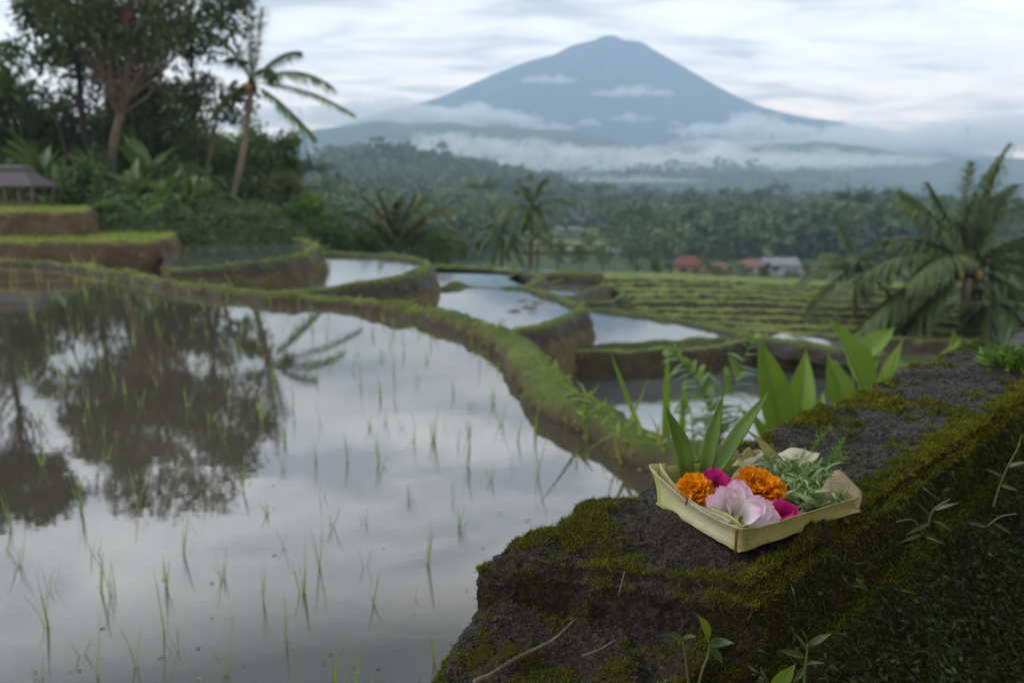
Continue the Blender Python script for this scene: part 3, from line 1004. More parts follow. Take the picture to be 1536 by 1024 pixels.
def broadleaf(name, base, top, width, seed, label, mat, cat="tree", bark=None, clusters=50, per=70, leaf=0.26, lo=0.35, trunk_r=0.22, depth=None, bare=None, group=None, gap=0.0, tilt=0.0, cluster_r=0.17, lean=(0, 0)):
    """a tapered trunk, limbs to every clump of leaves, and an uneven crown of many leaves between height fractions lo and 1"""
    rng = np.random.default_rng(seed)
    base, H = np.asarray(base, float), top - base[2]
    root = empty(name, base, label, cat, group)
    depth = depth or width
    cz = (lo + 1) / 2 * H
    hh = (1 - lo) / 2 * H
    C = []
    while len(C) < clusters:
        d = rand_dirs(1, 0.1, rng)[0] * (0.35 + 0.65 * rng.random() ** 0.5)
        p = np.array([d[0] * width / 2, d[1] * depth / 2, cz + d[2] * hh])
        p[0] += lean[0] * (p[2] / H)
        p[1] += lean[1] * (p[2] / H)
        if gap and fbm(p[None] + seed * 3.1, 2.2 / width, 2, seed)[0] < gap - 0.35:
            if rng.random() < 0.8:
                continue
        C.append(p)
    C = np.array(C)
    # trunk with bends, up into the crown
    tp = [np.array([0, 0, -0.3])]
    for f in (0.2, 0.4, 0.6, 0.8):
        tp.append(np.array([lean[0] * f + rng.normal() * 0.03 * H * f, lean[1] * f + rng.normal() * 0.03 * H * f, H * f]))
    tp = spline(tp, H / 24)
    wood = MB()
    hz_ = np.clip(tp[:, 2] / H, 0, 1)
    tr = trunk_r * (1 - 0.85 * hz_) * (1 + 0.5 * np.exp(-hz_ * 25))
    tube(wood, tp, tr, 9)
    for p in C[rng.permutation(len(C))[: int(len(C) * 0.42)]]:
        hgt = max(0.12 * H, min(p[2] - (0.10 + 0.2 * rng.random()) * H, 0.75 * H))
        k = int(np.argmin(np.abs(tp[:, 2] - hgt)))
        a = tp[k]
        m = a + (p - a) * 0.5 + np.array([0, 0, -0.06 * H]) * rng.random() + rng.normal(size=3) * 0.02 * H
        q = spline([a, m, p], H / 22)
        tube(wood, q, np.linspace(min(tr[k] * 0.45, 0.02 + 0.009 * H), 0.010, len(q)), 5, cap=False)
    wood.build("trunk", bark or M_BARK, root)
    lf = MB()
    tint = np.clip(0.42 + 0.22 * rng.normal(size=len(C)), 0.05, 0.95)
    crown_leaves(lf, C, width * cluster_r * (0.7 + 0.6 * rng.random(len(C))), per, leaf, rng, tint)
    lf.build("crown", mat, root, smooth=False)
    return root


def frond_mesh(hub, az, el, L, droop, seed, width=0.75, pairs=46, stalk=0.16, hang=0.55, lw=0.045, tint=0.5, twist=0.0):
    """one feathered palm frond: rachis tube and two rows of drooping leaflets"""
    rng = np.random.default_rng(seed)
    t = np.linspace(0, 1, 26)
    h = np.array([math.sin(az), math.cos(az), 0.0])
    side = np.array([math.cos(az), -math.sin(az), 0.0])
    z = t * math.sin(el) - droop * t ** 2.2
    out = t * math.cos(el) * (1 - 0.12 * droop * t)
    pts = hub + L * (out[:, None] * h + z[:, None] * np.array([0, 0, 1.0])) + side * (L * 0.10 * twist * t ** 2)[:, None]
    mb = MB()
    tube(mb, pts, np.linspace(0.035, 0.006, 26) * L / 4.5, 5, 0.9, cap=False)
    s = np.linspace(stalk, 0.985, pairs)
    s = np.concatenate([s, s + 0.5 * (s[1] - s[0])])
    s = np.minimum(s, 0.99)
    sg = np.concatenate([np.ones(pairs), -np.ones(pairs)])
    base = np.stack([np.interp(s, t, pts[:, k]) for k in range(3)], 1)
    tan = unit(np.stack([np.interp(s, t, np.gradient(pts[:, k])) for k in range(3)], 1))
    fr = (s - stalk) / (1 - stalk)
    ll = width * (0.35 + 0.65 * np.sin(np.clip(fr * 0.9 + 0.12, 0, 1) * PI) ** 0.7) * (0.8 + 0.4 * rng.random(len(s)))
    ll = ll * (rng.random(len(s)) > 0.05)
    fwd = 0.45 + 0.9 * fr
    sd = unit(np.cross(tan, np.array([0, 0, 1.0]) + 1e-3))
    upv = np.cross(sd, tan)
    d = unit(sd * sg[:, None] + tan * fwd[:, None] + upv * (0.25 - 0.15 * fr)[:, None] + rng.normal(size=base.shape) * 0.10)
    blades(mb, base, d, np.array([0, 0, -1.0]) + tan * 0.15 + rng.normal(size=base.shape) * 0.1, ll, lw * (0.7 + 0.5 * rng.random(len(s))), 3, np.clip(tint + rng.normal(size=len(s)) * 0.15, 0, 1), hang, 0.6)
    return mb


def palm(name, base, hub, fronds, seed, label, group=None, r=0.13, L=4.0, width=0.75, pairs=46, nuts=0, mat=None, bend=0.0, dry=0, lw=0.045, trunk=True):
    """fronds: list of (azimuth deg, elevation deg, length factor, droop)"""
    rng = np.random.default_rng(seed)
    base, hub = np.asarray(base, float), np.asarray(hub, float)
    root = empty(name, base, label, "palm tree", group)
    top = hub - base
    if trunk:
        m = top * 0.5 + np.array([bend, 0, 0])
        tp = spline([np.array([0, 0, -0.4]), top * 0.22 + np.array([bend * 0.7, 0, 0]), m, top * 0.8 + np.array([bend * 0.5, 0, 0]), top], 0.12)
        f = np.linspace(0, 1, len(tp))
        rr = r * (1 - 0.35 * f) * (1 + 0.6 * np.exp(-f * 14)) * (1 + 0.05 * np.sin(np.arange(len(tp)) * 2.1))
        tb = MB()
        tube(tb, tp, rr, 10)
        tb.build("trunk", M_PALMBARK, root)
        # fibrous crown base
        cb = MB()
        tube(cb, [top - np.array([0, 0, 0.35]), top - np.array([0, 0, .1]), top + np.array([0, 0, 0.25])], [r * 0.8, r * 1.25, r * 0.5], 9)
        cb.build("crown_shaft", M_BARK_DARK, root)
    for k, (az, el, lf, dr) in enumerate(fronds):
        isdry = k < dry
        mb = frond_mesh(top, math.radians(az), math.radians(el), L * lf, dr, seed * 100 + k, width * (0.85 + 0.3 * rng.random()), pairs, 0.14, 0.45 + 0.35 * rng.random(), lw, 0.3 + 0.4 * rng.random(), rng.normal())
        fo = mb.build("frond", M_PALM_DRY if isdry else (mat or M_PALM), root, smooth=False)
        if isdry:
            fo["label"] = "dry straw-coloured frond"
    for k in range(nuts):
        a = rng.random() * 6.28
        c = top + np.array([math.cos(a) * r * 1.7, math.sin(a) * r * 1.7, -0.15 - 0.15 * rng.random()])
        bm = bmesh.new()
        bmesh.ops.create_icosphere(bm, subdivisions=2, radius=r * 0.75)
        bmesh.ops.scale(bm, vec=(0.9, 0.9, 1.2), verts=bm.verts)
        me = bpy.data.meshes.new("coconut")
        bm.to_mesh(me)
        bm.free()
        me.materials.append(M_NUT)
        me.polygons.foreach_set("use_smooth", [True] * len(me.polygons))
        o = bpy.data.objects.new("coconut", me)
        COL.objects.link(o)
        o.parent = root
        o.location = c
    return root


def fan(n, seed, lo=-25, hi=80, droop=(0.35, 0.8), lf=(0.75, 1.1)):
    """a full head of fronds: young ones upright, old ones hanging"""
    rng = np.random.default_rng(seed)
    out = []
    for k in range(n):
        f = (k + 0.5) / n
        el = hi + (lo - hi) * f ** 0.9 + rng.normal() * 5
        out.append(((k * 137.5 + rng.normal() * 12) % 360, el, lf[0] + (lf[1] - lf[0]) * math.sin(PI * min(1, f + 0.25)) + rng.normal() * 0.05, droop[0] + (droop[1] - droop[0]) * f))
    return out


t = NT("coconut husk")
M_NUT = t.done(t.bsdf(t.ramp(t.noise(8, 3), [(0.3, (0.10, 0.075, 0.02)), (0.7, (0.20, 0.13, 0.03))]), 0.6))


def leaf_surface(mb, p0, d, up, L, W, arch=0.25, fold=0.18, nu=12, nv=7, tint=0.5, wave=0.03, tip=1.6, seed=0, sag=0.0):
    """a broad leaf: grid with a fold at the midrib, arching over"""
    rng = np.random.default_rng(seed)
    d, up = unit(d), np.asarray(up, float)
    s = unit(np.cross(d, up))
    n = np.cross(s, d)
    t = np.linspace(0, 1, nu)
    ph = rng.random() * 6
    prof = np.sin(np.clip(t, 0, 1) ** 0.72 * PI) ** 0.72
    prof = prof * (1 - t ** 6) + 1e-3
    v = np.linspace(-1, 1, nv)
    T, V_ = np.meshgrid(t, v, indexing='ij')
    PR = prof[:, None] * np.ones_like(V_)
    c = p0 + d * (L * T)[..., None] + n * (-arch * L * T ** 2)[..., None] + np.array([0, 0, -1.0]) * (sag * L * T ** 2)[..., None]
    c = c + s * (V_ * PR * W / 2)[..., None] + n * (np.abs(V_) * PR * W * fold + wave * W * np.sin(T * 16 + ph + V_ * 2) * np.abs(V_))[..., None]
    mb.add(c.reshape(-1, 3), grid_quads(nu, nv), None, tint)


def broad_plant(name, base, leaves, seed, label, mat, stem_mat=None, cat="plant", group=None, petiole=0.35):
    """leaves: list of (azimuth, elevation, length, width, start height)"""
    rng = np.random.default_rng(seed)
    base = np.asarray(base, float)
    root = empty(name, base, label, cat, group)
    st = MB()
    for k, (az, el, L, W, h) in enumerate(leaves):
        a, e = math.radians(az), math.radians(el)
        d = np.array([math.sin(a) * math.cos(e), math.cos(a) * math.cos(e), math.sin(e)])
        p0 = np.array([rng.normal() * 0.02, rng.normal() * 0.02, 0])
        p1 = np.array([d[0] * 0.06, d[1] * 0.06, h * 0.8])
        p2 = np.array([0, 0, h]) + d * L * petiole * 0.3
        tube(st, spline([p0, p1, p2], 0.05), [0.014 * L + 0.006] * len(spline([p0, p1, p2], 0.05)), 6, cap=False)
        lm = MB()
        leaf_surface(lm, p2, d, np.array([0, 0, 1.0]) + rng.normal(size=3) * 0.15, L, W, 0.12 + 0.2 * rng.random(), 0.16, tint=0.35 + 0.4 * rng.random(), seed=seed * 31 + k, sag=0.12)
        lm.build("leaf", mat, root)
    st.build("stem", stem_mat or M_STEM, root)
    return root


def broad_leaf_mat(name, a, b, vein):
    t = NT(name)
    isl = t.attr("tint")
    n = t.noise(5, 4, 0.55, t.pos())
    col = t.ramp(t.math('ADD', t.math('MULTIPLY', isl, 0.6), t.math('MULTIPLY', n, 0.4)), [(0.25, a), (0.75, b)])
    p = t.bsdf(col, 0.38, 0.5, t.noise(60, 2, 0.5, t.pos()), 0.15, 0.004)
    tr = t.n("BsdfTranslucent")
    t.l(t.mix(0.5, col, (b[0] * 1.6, b[1] * 1.5, b[2] * 0.5)), tr.inputs["Color"])
    mx = t.n("MixShader")
    mx.inputs[0].default_value = 0.35
    t.l(p.outputs[0], mx.inputs[1])
    t.l(tr.outputs[0], mx.inputs[2])
    return t.done(mx)


M_BROAD = broad_leaf_mat("broad leaves", (0.085, 0.17, 0.024), (0.20, 0.33, 0.05), None)
M_BROAD_DARK = broad_leaf_mat("banana leaves", (0.035, 0.07, 0.02), (0.085, 0.14, 0.035), None)


def gz(x, y):
    return float(land_z(np.array([x]), np.array([y]))[0])


def at(u, Y, dz=0.0):
    """ground point in photo column u at depth Y"""
    z = 0.0
    for _ in range(4):
        x = PX(u, z, Y)
        z = gz(x, Y)
    return np.array([x, Y, z + dz])


# ---- the wood on the left
def ztop(v, Y):
    return PY(768, v, Y)[2]


pxm = lambda w_, Y: w_ / FPX * Y          # photo pixels -> metres at depth Y

TREES = [
    # name, u, Y, vtop, width px, seed, mat, lo, clusters, per, leaf, trunk r, lean px, label
    ("broadleaf_tree", 160, 36, -168, 245, 101, M_LEAF_DARK, 0.46, 150, 66, 0.25, 0.24, 95, "tallest broadleaf tree, forked pale trunk leaning towards the coconut palm"),
    ("broadleaf_tree", -14, 34, -175, 170, 102, M_LEAF_DARK, 0.72, 90, 70, 0.27, 0.22, 0, "tall tree with a bare dark trunk at the picture's edge"),
    ("broadleaf_tree", 146, 40, -60, 120, 103, M_LEAF_DARK, 0.52, 60, 60, 0.28, 0.22, -20, "dark upright tree standing just behind the tallest forked tree"),
    ("broadleaf_tree", 292, 41, -70, 130, 121, M_LEAF_DARK, 0.60, 60, 60, 0.27, 0.13, 26, "dark crown on a thin trunk between the tallest tree and the coconut palm"),
    ("broadleaf_tree", 210, 40, -40, 150, 122, M_LEAF_DARK, 0.55, 55, 58, 0.27, 0.14, 10, "dark ragged tree standing half hidden behind the tallest crown"),
    ("slender_tree", 101, 33, 40, 46, 104, M_LEAF_DARK, 0.80, 7, 36, 0.30, 0.07, -2, "very thin pole-like tree with a small tuft, beside the hut"),
    ("slender_tree", 44, 36, 62, 70, 105, M_LEAF_MID, 0.66, 16, 40, 0.30, 0.09, 2, "slender tree with a feathery top rising above the hut"),
    ("leaning_tree", 305, 38, 118, 110, 106, M_LEAF_DARK, 0.62, 22, 60, 0.26, 0.16, 38, "pale leaning trunk with dark leaf tufts beside the coconut palm"),
    ("broadleaf_tree", 248, 42, 95, 150, 107, M_LEAF_DARK, 0.15, 70, 64, 0.30, 0.2, 0, "dense dark tree filling the gap under the tallest crown"),
    ("broadleaf_tree", 185, 44, 80, 150, 108, M_LEAF_DARK, 0.10, 70, 64, 0.30, 0.2, 0, "dense dark round tree behind the forked pale trunk"),
    ("broadleaf_tree", 100, 43, 128, 130, 109, M_LEAF_DARK, 0.10, 60, 64, 0.30, 0.2, 0, "low dense dark tree directly behind the hut"),
    ("broadleaf_tree", 18, 42, 110, 140, 110, M_LEAF_DARK, 0.08, 60, 64, 0.30, 0.2, 0, "broad dark tree behind the hut roof at the picture's edge"),
    ("broadleaf_tree", 318, 46, 190, 110, 111, M_LEAF_MID, 0.05, 50, 60, 0.30, 0.18, 0, "mid-green bushy tree behind the leaning trunk"),
    ("broadleaf_tree", 404, 47, 180, 86, 112, M_LEAF_MID, 0.12, 56, 56, 0.28, 0.18, 6, "grey-green tree standing close beside the coconut palm trunk"),
    ("broadleaf_tree", 420, 44, 262, 70, 113, M_LEAF_OLIVE, 0.06, 30, 56, 0.26, 0.14, 0, "low olive tree between the coconut palm and the round bush tree"),
    ("round_tree", 465, 33, 292, 52, 114, M_LEAF_BRIGHT, 0.18, 34, 90, 0.15, 0.10, 0, "small round bright green tree standing alone on the paddy edge"),
    ("broadleaf_tree", 60, 50, 150, 150, 117, M_LEAF_DARK, 0.0, 50, 56, 0.34, 0.2, 0, "deep dark tree far back between the hut and the forked tree"),
    ("broadleaf_tree", 235, 52, 150, 160, 118, M_LEAF_DARK, 0.0, 50, 56, 0.34, 0.2, 0, "deep dark tree at the very back under the tallest crown"),
    ("broadleaf_tree", -70, 40, 40, 190, 119, M_LEAF_DARK, 0.05, 80, 60, 0.3, 0.22, 0, "thick dark tree only just reaching into the picture behind the hut"),
    ("broadleaf_tree", 365, 60, 205, 120, 120, M_LEAF_MID, 0.0, 44, 50, 0.34, 0.2, 0, "hazier green tree further back behind the palm trunk"),
]
for nm, u, Y, vt, wp, sd_, mt, lo, nc, per, lf, tr_, lean, lb in TREES:
    b = at(u, Y)
    broadleaf(nm, b, ztop(vt, Y), pxm(wp, Y), sd_, lb, mt, clusters=nc, per=per, leaf=lf, lo=lo, trunk_r=tr_, gap=0.48 if sd_ in (101, 102) else 0.25, cluster_r=0.115 if sd_ in (101, 102) else 0.17, lean=(pxm(lean, Y), 0), bark=M_BARK if sd_ in (101, 106) else M_BARK_DARK)

# spreading feathery tree and palms on the terraces beyond
b = at(598, 40)
b[2] = ztop(392, 40)
rng = np.random.default_rng(4)
palm("feathery_palm", b, b + np.array([0, 0, 0.4]), [(az, el, lf, dr) for az, el, lf, dr in [(272, 56, 1.25, 0.42), (280, 68, 1.2, 0.35), (262, 44, 1.1, 0.45), (300, 76, 1.1, 0.3), (90, 58, 1.25, 0.42), (80, 70, 1.2, 0.35), (98, 44, 1.1, 0.45), (60, 76, 1.05, 0.3), (0, 80, 1.0, 0.3), (180, 78, 0.9, 0.3), (330, 62, 1.0, 0.4), (30, 60, 1.0, 0.4), (250, 66, 0.9, 0.4), (110, 66, 0.9, 0.4)]],
     115, "wide clump of feathery olive fronds fanning out from the ground beyond the small curved paddy", L=4.1, width=0.95, pairs=56, trunk=False, mat=M_LEAF_OLIVE, lw=0.13)
broadleaf("shrub", b + np.array([1.6, 1.0, 0]), ztop(352, 41), pxm(90, 41), 116, "low shrub at the foot of the wide clump of feathery fronds", M_LEAF_MID, cat="shrub", clusters=18, per=60, leaf=0.2, lo=0.0, trunk_r=0.05)

# coconut palm beside the wood
Y = 37
hub = PY(377, 124, Y)
bs = at(346, Y)
palm("coconut_palm", bs, hub, [(95, 24, 1.0, 0.46), (100, -2, 1.1, 0.26), (108, -28, 0.78, 0.25), (72, 50, 0.85, 0.35), (262, -20, 0.45, 0.4), (20, 70, 1.1, 0.2), (8, 82, 1.3, 0.08), (352, 76, 1.3, 0.10), (178, 82, 1.1, 0.2), (262, 72, 1.25, 0.36), (280, 62, 1.1, 0.42), (330, 55, 0.8, 0.5), (20, 45, 0.8, 0.6)],
     5, "tall coconut palm with long drooping fronds at the edge of the wood", r=0.175, L=4.3, width=0.80, pairs=60, nuts=6, bend=0.15, lw=0.10)

Y = 52
palm("coconut_palm", at(796, Y) * np.array([1, 1, 0]) + np.array([0, 0, ztop(412, Y)]), PY(799, 312, Y), fan(17, 61, -30, 86, (0.3, 0.75)), 6, "taller of the two palms standing together beyond the middle paddies", r=0.19, L=3.0, width=0.7, pairs=40, nuts=3, lw=0.11)
palm("coconut_palm", at(752, Y + 2) * np.array([1, 1, 0]) + np.array([0, 0, ztop(410, Y + 2)]), PY(755, 346, Y + 2), fan(15, 62, -35, 80, (0.35, 0.8)), 7, "shorter of the two palms standing together beyond the middle paddies", r=0.15, L=2.4, width=0.62, pairs=34, lw=0.11)
palm("coconut_palm", at(806, Y - 3) * np.array([1, 1, 0]) + np.array([0, 0, ztop(412, Y - 3)]), PY(808, 352, Y - 3), fan(11, 63, -20, 75, (0.4, 0.8)), 8, "young low palm at the foot of the two palms", r=0.12, L=2.0, width=0.5, pairs=26, lw=0.06)

# palms on the right
Y = 25
palm("coconut_palm", np.array([PX(1447, -3.3, Y), Y, -3.4]), PY(1452, 400, Y),
     [(275, 14, 1.12, 0.42), (262, -6, 1.15, 0.52), (272, 35, 0.75, 0.32), (268, 50, 1.0, 0.20), (280, 66, 0.85, 0.10), (10, 84, 1.12, 0.10), (80, 76, 1.12, 0.22), (85, 66, 1.1, 0.30), (90, 40, 0.9, 0.35), (95, 20, 1.0, 0.45), (100, 4, 1.1, 0.5), (85, -15, 1.1, 0.5), (272, -42, 1.1, 0.45), (285, -20, 1.1, 0.7), (110, -40, 1.0, 0.6), (225, 30, 0.9, 0.6), (258, -32, 1.1, 0.6), (320, 30, 0.9, 0.6), (40, 35, 0.9, 0.6), (0, 60, 0.9, 0.4), (120, -48, 0.9, 0.5), (60, -35, 0.8, 0.7), (300, 42, 0.9, 0.45), (264, 24, 1.05, 0.45), (276, 58, 1.0, 0.22), (60, 55, 1.0, 0.3), (100, 32, 1.0, 0.4), (350, 72, 1.05, 0.12)],
     9, "large coconut palm with a heavy dark head rising beyond the wall", r=0.20, L=3.75, width=0.95, pairs=84, nuts=6, lw=0.085)
Y = 27
palm("coconut_palm", np.array([PX(1281, -3.2, Y), Y, -3.4]), PY(1284, 402, Y), [(265, 12, 1.0, 0.5), (95, 15, 0.9, 0.5), (270, 40, 0.8, 0.4), (80, 45, 0.8, 0.35), (20, 80, 0.9, 0.15), (300, 70, 0.9, 0.2), (250, -15, 1.1, 0.7), (110, -20, 1.0, 0.7), (180, 10, 0.7, 0.7), (200, 50, 0.7, 0.5), (0, 30, 0.7, 0.6), (150, 60, 0.8, 0.3), (60, 20, 0.9, 0.6)],
     10, "small coconut palm with a thin trunk beside the large palm", r=0.10, L=2.3, width=0.6, pairs=46, lw=0.07)
Y = 30
palm("coconut_palm", np.array([PX(1505, -3.2, Y), Y, -3.6]), PY(1512, 440, Y), fan(15, 65, -30, 75, (0.4, 0.8)), 11, "low bushy palm half hidden behind the large palm", r=0.14, L=2.8, width=0.7, pairs=46, lw=0.09)
Y = 24
palm("coconut_palm", np.array([PX(1478, -3.2, Y), Y, -3.4]), PY(1492, 455, Y), fan(9, 66, -55, 40, (0.5, 0.9)), 12, "thin dark palm stem close beside the large palm trunk", r=0.10, L=1.9, width=0.6, pairs=34, lw=0.08)

# ---- undergrowth of the wood: shrubs, banana plants, ferns
SHRUBS = [
    (125, 29, 240, 62, M_LEAF_MID, 0.20, "round glossy shrub next to the hut"),
    (175, 27, 290, 80, M_LEAF_DARK, 0.18, "low spreading shrub on the terrace edge beside the hut"),
    (95, 30, 262, 50, M_LEAF_DARK, 0.22, "dark shrub just behind the hut posts"),
    (215, 30, 268, 80, M_LEAF_DARK, 0.22, "dark shrub below the forked pale trunk"),
    (235, 26, 306, 70, M_LEAF_BRIGHT, 0.16, "bright low shrub on the bank of the raised paddy"),
    (165, 24.5, 314, 60, M_LEAF_MID, 0.16, "small green shrub at the corner of the upper earth terrace"),
    (270, 29, 280, 70, M_LEAF_DARK, 0.20, "leafy shrub between the banana plants and the palm"),
    (312, 32, 285, 50, M_LEAF_DARK, 0.20, "mid-green shrub at the foot of the coconut palm"),
    (385, 31, 318, 60, M_LEAF_MID, 0.20, "low shrub on the palm's sunny side by the raised paddy"),
    (205, 24.5, 325, 40, M_LEAF_BRIGHT, 0.14, "tiny bright shrub on the grassy slope"),
    (300, 26, 322, 54, M_LEAF_BRIGHT, 0.17, "fresh green shrub on the far bank of the raised paddy"),
    (372, 27, 330, 40, M_LEAF_MID, 0.17, "small shrub beside the base of the palm trunk"),
    (430, 36, 318, 60, M_LEAF_DARK, 0.22, "dark shrub behind the far end of the raised paddy"),
    (495, 38, 338, 60, M_LEAF_MID, 0.22, "grey-green shrub beside the small round tree"),
    (540, 42, 345, 80, M_LEAF_MID, 0.24, "hazy shrub before the wide clump of feathery fronds"),
    (265, 33, 240, 90, M_LEAF_DARK, 0.24, "tall dark shrub under the tallest crown"),
    (30, 36, 215, 110, M_LEAF_DARK, 0.26, "tall dark shrub behind the hut roof"),
    (145, 34, 225, 80, M_LEAF_DARK, 0.24, "tall dark shrub between the two pale trunks"),
    (365, 38, 270, 70, M_LEAF_DARK, 0.24, "dark shrub behind the coconut palm trunk"),
    (470, 46, 322, 100, M_LEAF_MID, 0.26, "wide hazy shrub behind the small round tree"),
]
for k, (u, Y, vt, wp, mt, lf, lb) in enumerate(SHRUBS):
    broadleaf("shrub", at(u, Y, -0.1), ztop(vt, Y), pxm(wp, Y), 300 + k, lb, mt, cat="shrub", clusters=26, per=52, leaf=lf * 1.1, lo=0.0, trunk_r=0.06, gap=0.1, cluster_r=0.2, bark=M_BARK_DARK)

rng = np.random.default_rng(88)
BAN = [(92, 29, 1.9, "upright banana plant with one pointed leaf next to the hut"), (250, 27, 1.7, "banana plant with arching leaves on the raised paddy's bank"), (205, 28, 1.8, "banana plant with a tall pale stem below the forked trunk"),
       (285, 25.5, 1.4, "low banana plant with broad shiny leaves near the water"), (70, 33, 3.0, "tall banana plant behind the hut"), (225, 33, 3.2, "tall banana plant with ragged upright leaves under the trees"), (308, 28, 1.4, "banana plant between the shrubs and the palm trunk")]
for k, (u, Y, h, lb) in enumerate(BAN):
    lv = [(rng.random() * 360, 35 + rng.random() * 50, h * (0.55 + 0.3 * rng.random()), h * 0.20 * (0.8 + 0.4 * rng.random()), h * 0.35) for _ in range(8)]
    broad_plant("banana_plant", at(u, Y), lv, 500 + k, lb, M_BROAD_DARK, cat="plant")

FERN = [(300, 26.5, 1.9, "arching palm fern with one pale dry frond near the palm"), (255, 25, 1.3, "green palm fern drooping towards the raised paddy"), (190, 26, 1.4, "palm fern on the slope beside the small earth terrace"), (120, 30, 2.0, "tall arching palm fern next to the hut"), (275, 31, 3.0, "tall fan of upright fronds between the tree trunks"), (15, 33, 3.2, "large drooping palm fern over the hut roof"), (315, 30, 1.6, "palm fern at the foot of the coconut palm")]
for k, (u, Y, L, lb) in enumerate(FERN):
    b = at(u, Y)
    palm("palm_fern", b, b + np.array([0, 0, 0.25]), fan(12, 700 + k, 5, 80, (0.45, 0.95)), 70 + k, lb, L=L, width=0.45 * L / 2 + 0.12, pairs=26, trunk=False, mat=M_LEAF_MID, dry=1 if k == 0 else 0, lw=0.07)

# creeping ground cover under the wood
mb = MB()
rng = np.random.default_rng(12)
N = 26000
r_ = rng.uniform(-0.66, -0.16, N)
yy = rng.uniform(21.8, 40, N) ** 1.0
xx = r_ * yy
c = np.stack([xx, yy, land_z(xx, yy) + 0.02 + 0.35 * rng.random(N) * (0.5 + fbm(np.c_[xx, yy, xx * 0], 0.5, 2, 4))], 1)
cards(mb, c, rand_dirs(N, 0.5, rng), rand_dirs(N, 0.8, rng), 0.22 * (0.6 + 0.8 * rng.random(N)), 0.10, np.clip(0.5 + 0.5 * fbm(c, 0.4, 3, 9), 0, 1))
tag(mb.build("undergrowth", M_LEAF_DARK, smooth=False), "tangled low green undergrowth covering the ground beneath the wood", "undergrowth", kind="stuff")
# ------------------------------------------------------------------ hut on the upper terrace
t = NT("weathered thatch")
mp = t.n("Mapping")
mp.inputs["Scale"].default_value = (14, 2, 2)
t.l(t.obj(), mp.inputs["Vector"])
n1 = t.noise(4, 5, 0.6, mp.outputs[0])
M_THATCH = t.done(t.bsdf(t.ramp(n1, [(0.3, (0.05, 0.047, 0.05)), (0.7, (0.12, 0.113, 0.12))]), 0.85, 0.2, n1, 0.7, 0.03))
M_WOODWORK = bark_mat("old timber", (0.10, 0.085, 0.07), (0.19, 0.165, 0.14), 8)


def quadroof(mb, c, w0, d0, z0, w1, d1, z1, t_=0.06):
    """hipped roof: eaves rectangle to ridge rectangle, with thickness"""
    def ring(w_, d_, z):
        return [[c[0] - w_, c[1] - d_, z], [c[0] + w_, c[1] - d_, z], [c[0] + w_, c[1] + d_, z], [c[0] - w_, c[1] + d_, z]]
    v = ring(w0, d0, z0) + ring(w1, d1, z1) + ring(w0, d0, z0 - t_)
    q = [[k, (k + 1) % 4, 4 + (k + 1) % 4, 4 + k] for k in range(4)] + [[8 + k, 8 + (k + 1) % 4, (k + 1) % 4, k] for k in range(4)] + [[4, 5, 6, 7], [11, 10, 9, 8]]
    mb.add(v, q)


Yh = 27.0
hc = np.array([PX(-4, 1.0, Yh), Yh, 1.0])
hut = empty("field_hut", hc, "small open field hut with grey roof and slim posts on the upper earth terrace", "hut")
m1 = pxm(1, Yh)
zf, ze, zr = 0.0, ztop(278, Yh) - 1.0, ztop(255, Yh) - 1.0
mb = MB()
quadroof(mb, (0, 0), 74 * m1, 0.75, ze, 50 * m1, 0.25, zr)
mb.build("roof", M_THATCH, hut, smooth=False)
mb = MB()
quadroof(mb, (0, 0), 52 * m1, 0.30, zr + 0.08, 47 * m1, 0.16, zr + 0.16, 0.10)
mb.build("roof_cap", M_THATCH, hut, smooth=False)
for k, u in enumerate((-62, -43, -24, -6, 12, 31, 50, 69)):
    mb = MB()
    box(mb, (u * m1, -0.6, ze / 2), (0.075, 0.075, ze))
    mb.build("post", M_WOODWORK, hut, smooth=False)
for u in (-62, -24, 12, 69):
    mb = MB()
    box(mb, (u * m1, 0.6, ze / 2), (0.075, 0.075, ze))
    mb.build("post", M_WOODWORK, hut, smooth=False)
mb = MB()
box(mb, (3 * m1, -0.6, 0.20), (134 * m1, 0.04, 0.06))
box(mb, (3 * m1, -0.6, 0.10), (134 * m1, 0.03, 0.10))
mb.build("railing", M_WOODWORK, hut, smooth=False)
mb = MB()
box(mb, (3 * m1, 0, -0.02), (140 * m1, 1.4, 0.10))
mb.build("floor_platform", M_WOODWORK, hut, smooth=False)

# ------------------------------------------------------------------ village in the valley
def plain(name, a, b, rough=0.8, sc=2.0, bump=0.3):
    t = NT(name)
    n = t.noise(sc, 5, 0.6, t.obj())
    return t.done(t.bsdf(t.ramp(n, [(0.3, a), (0.7, b)]), rough, 0.3, n, bump, 0.02))


def roof_mat(name, a, b):
    t = NT(name)
    n = t.noise(1.5, 5, 0.6, t.obj())
    wv = t.n("TexWave", wave_type='BANDS', bands_direction='X')
    wv.inputs["Scale"].default_value = 1.6
    t.l(t.obj(), wv.inputs["Vector"])
    return t.done(t.bsdf(t.ramp(n, [(0.3, a), (0.7, b)]), 0.7, 0.3, wv.outputs["Fac"], 0.5, 0.08))


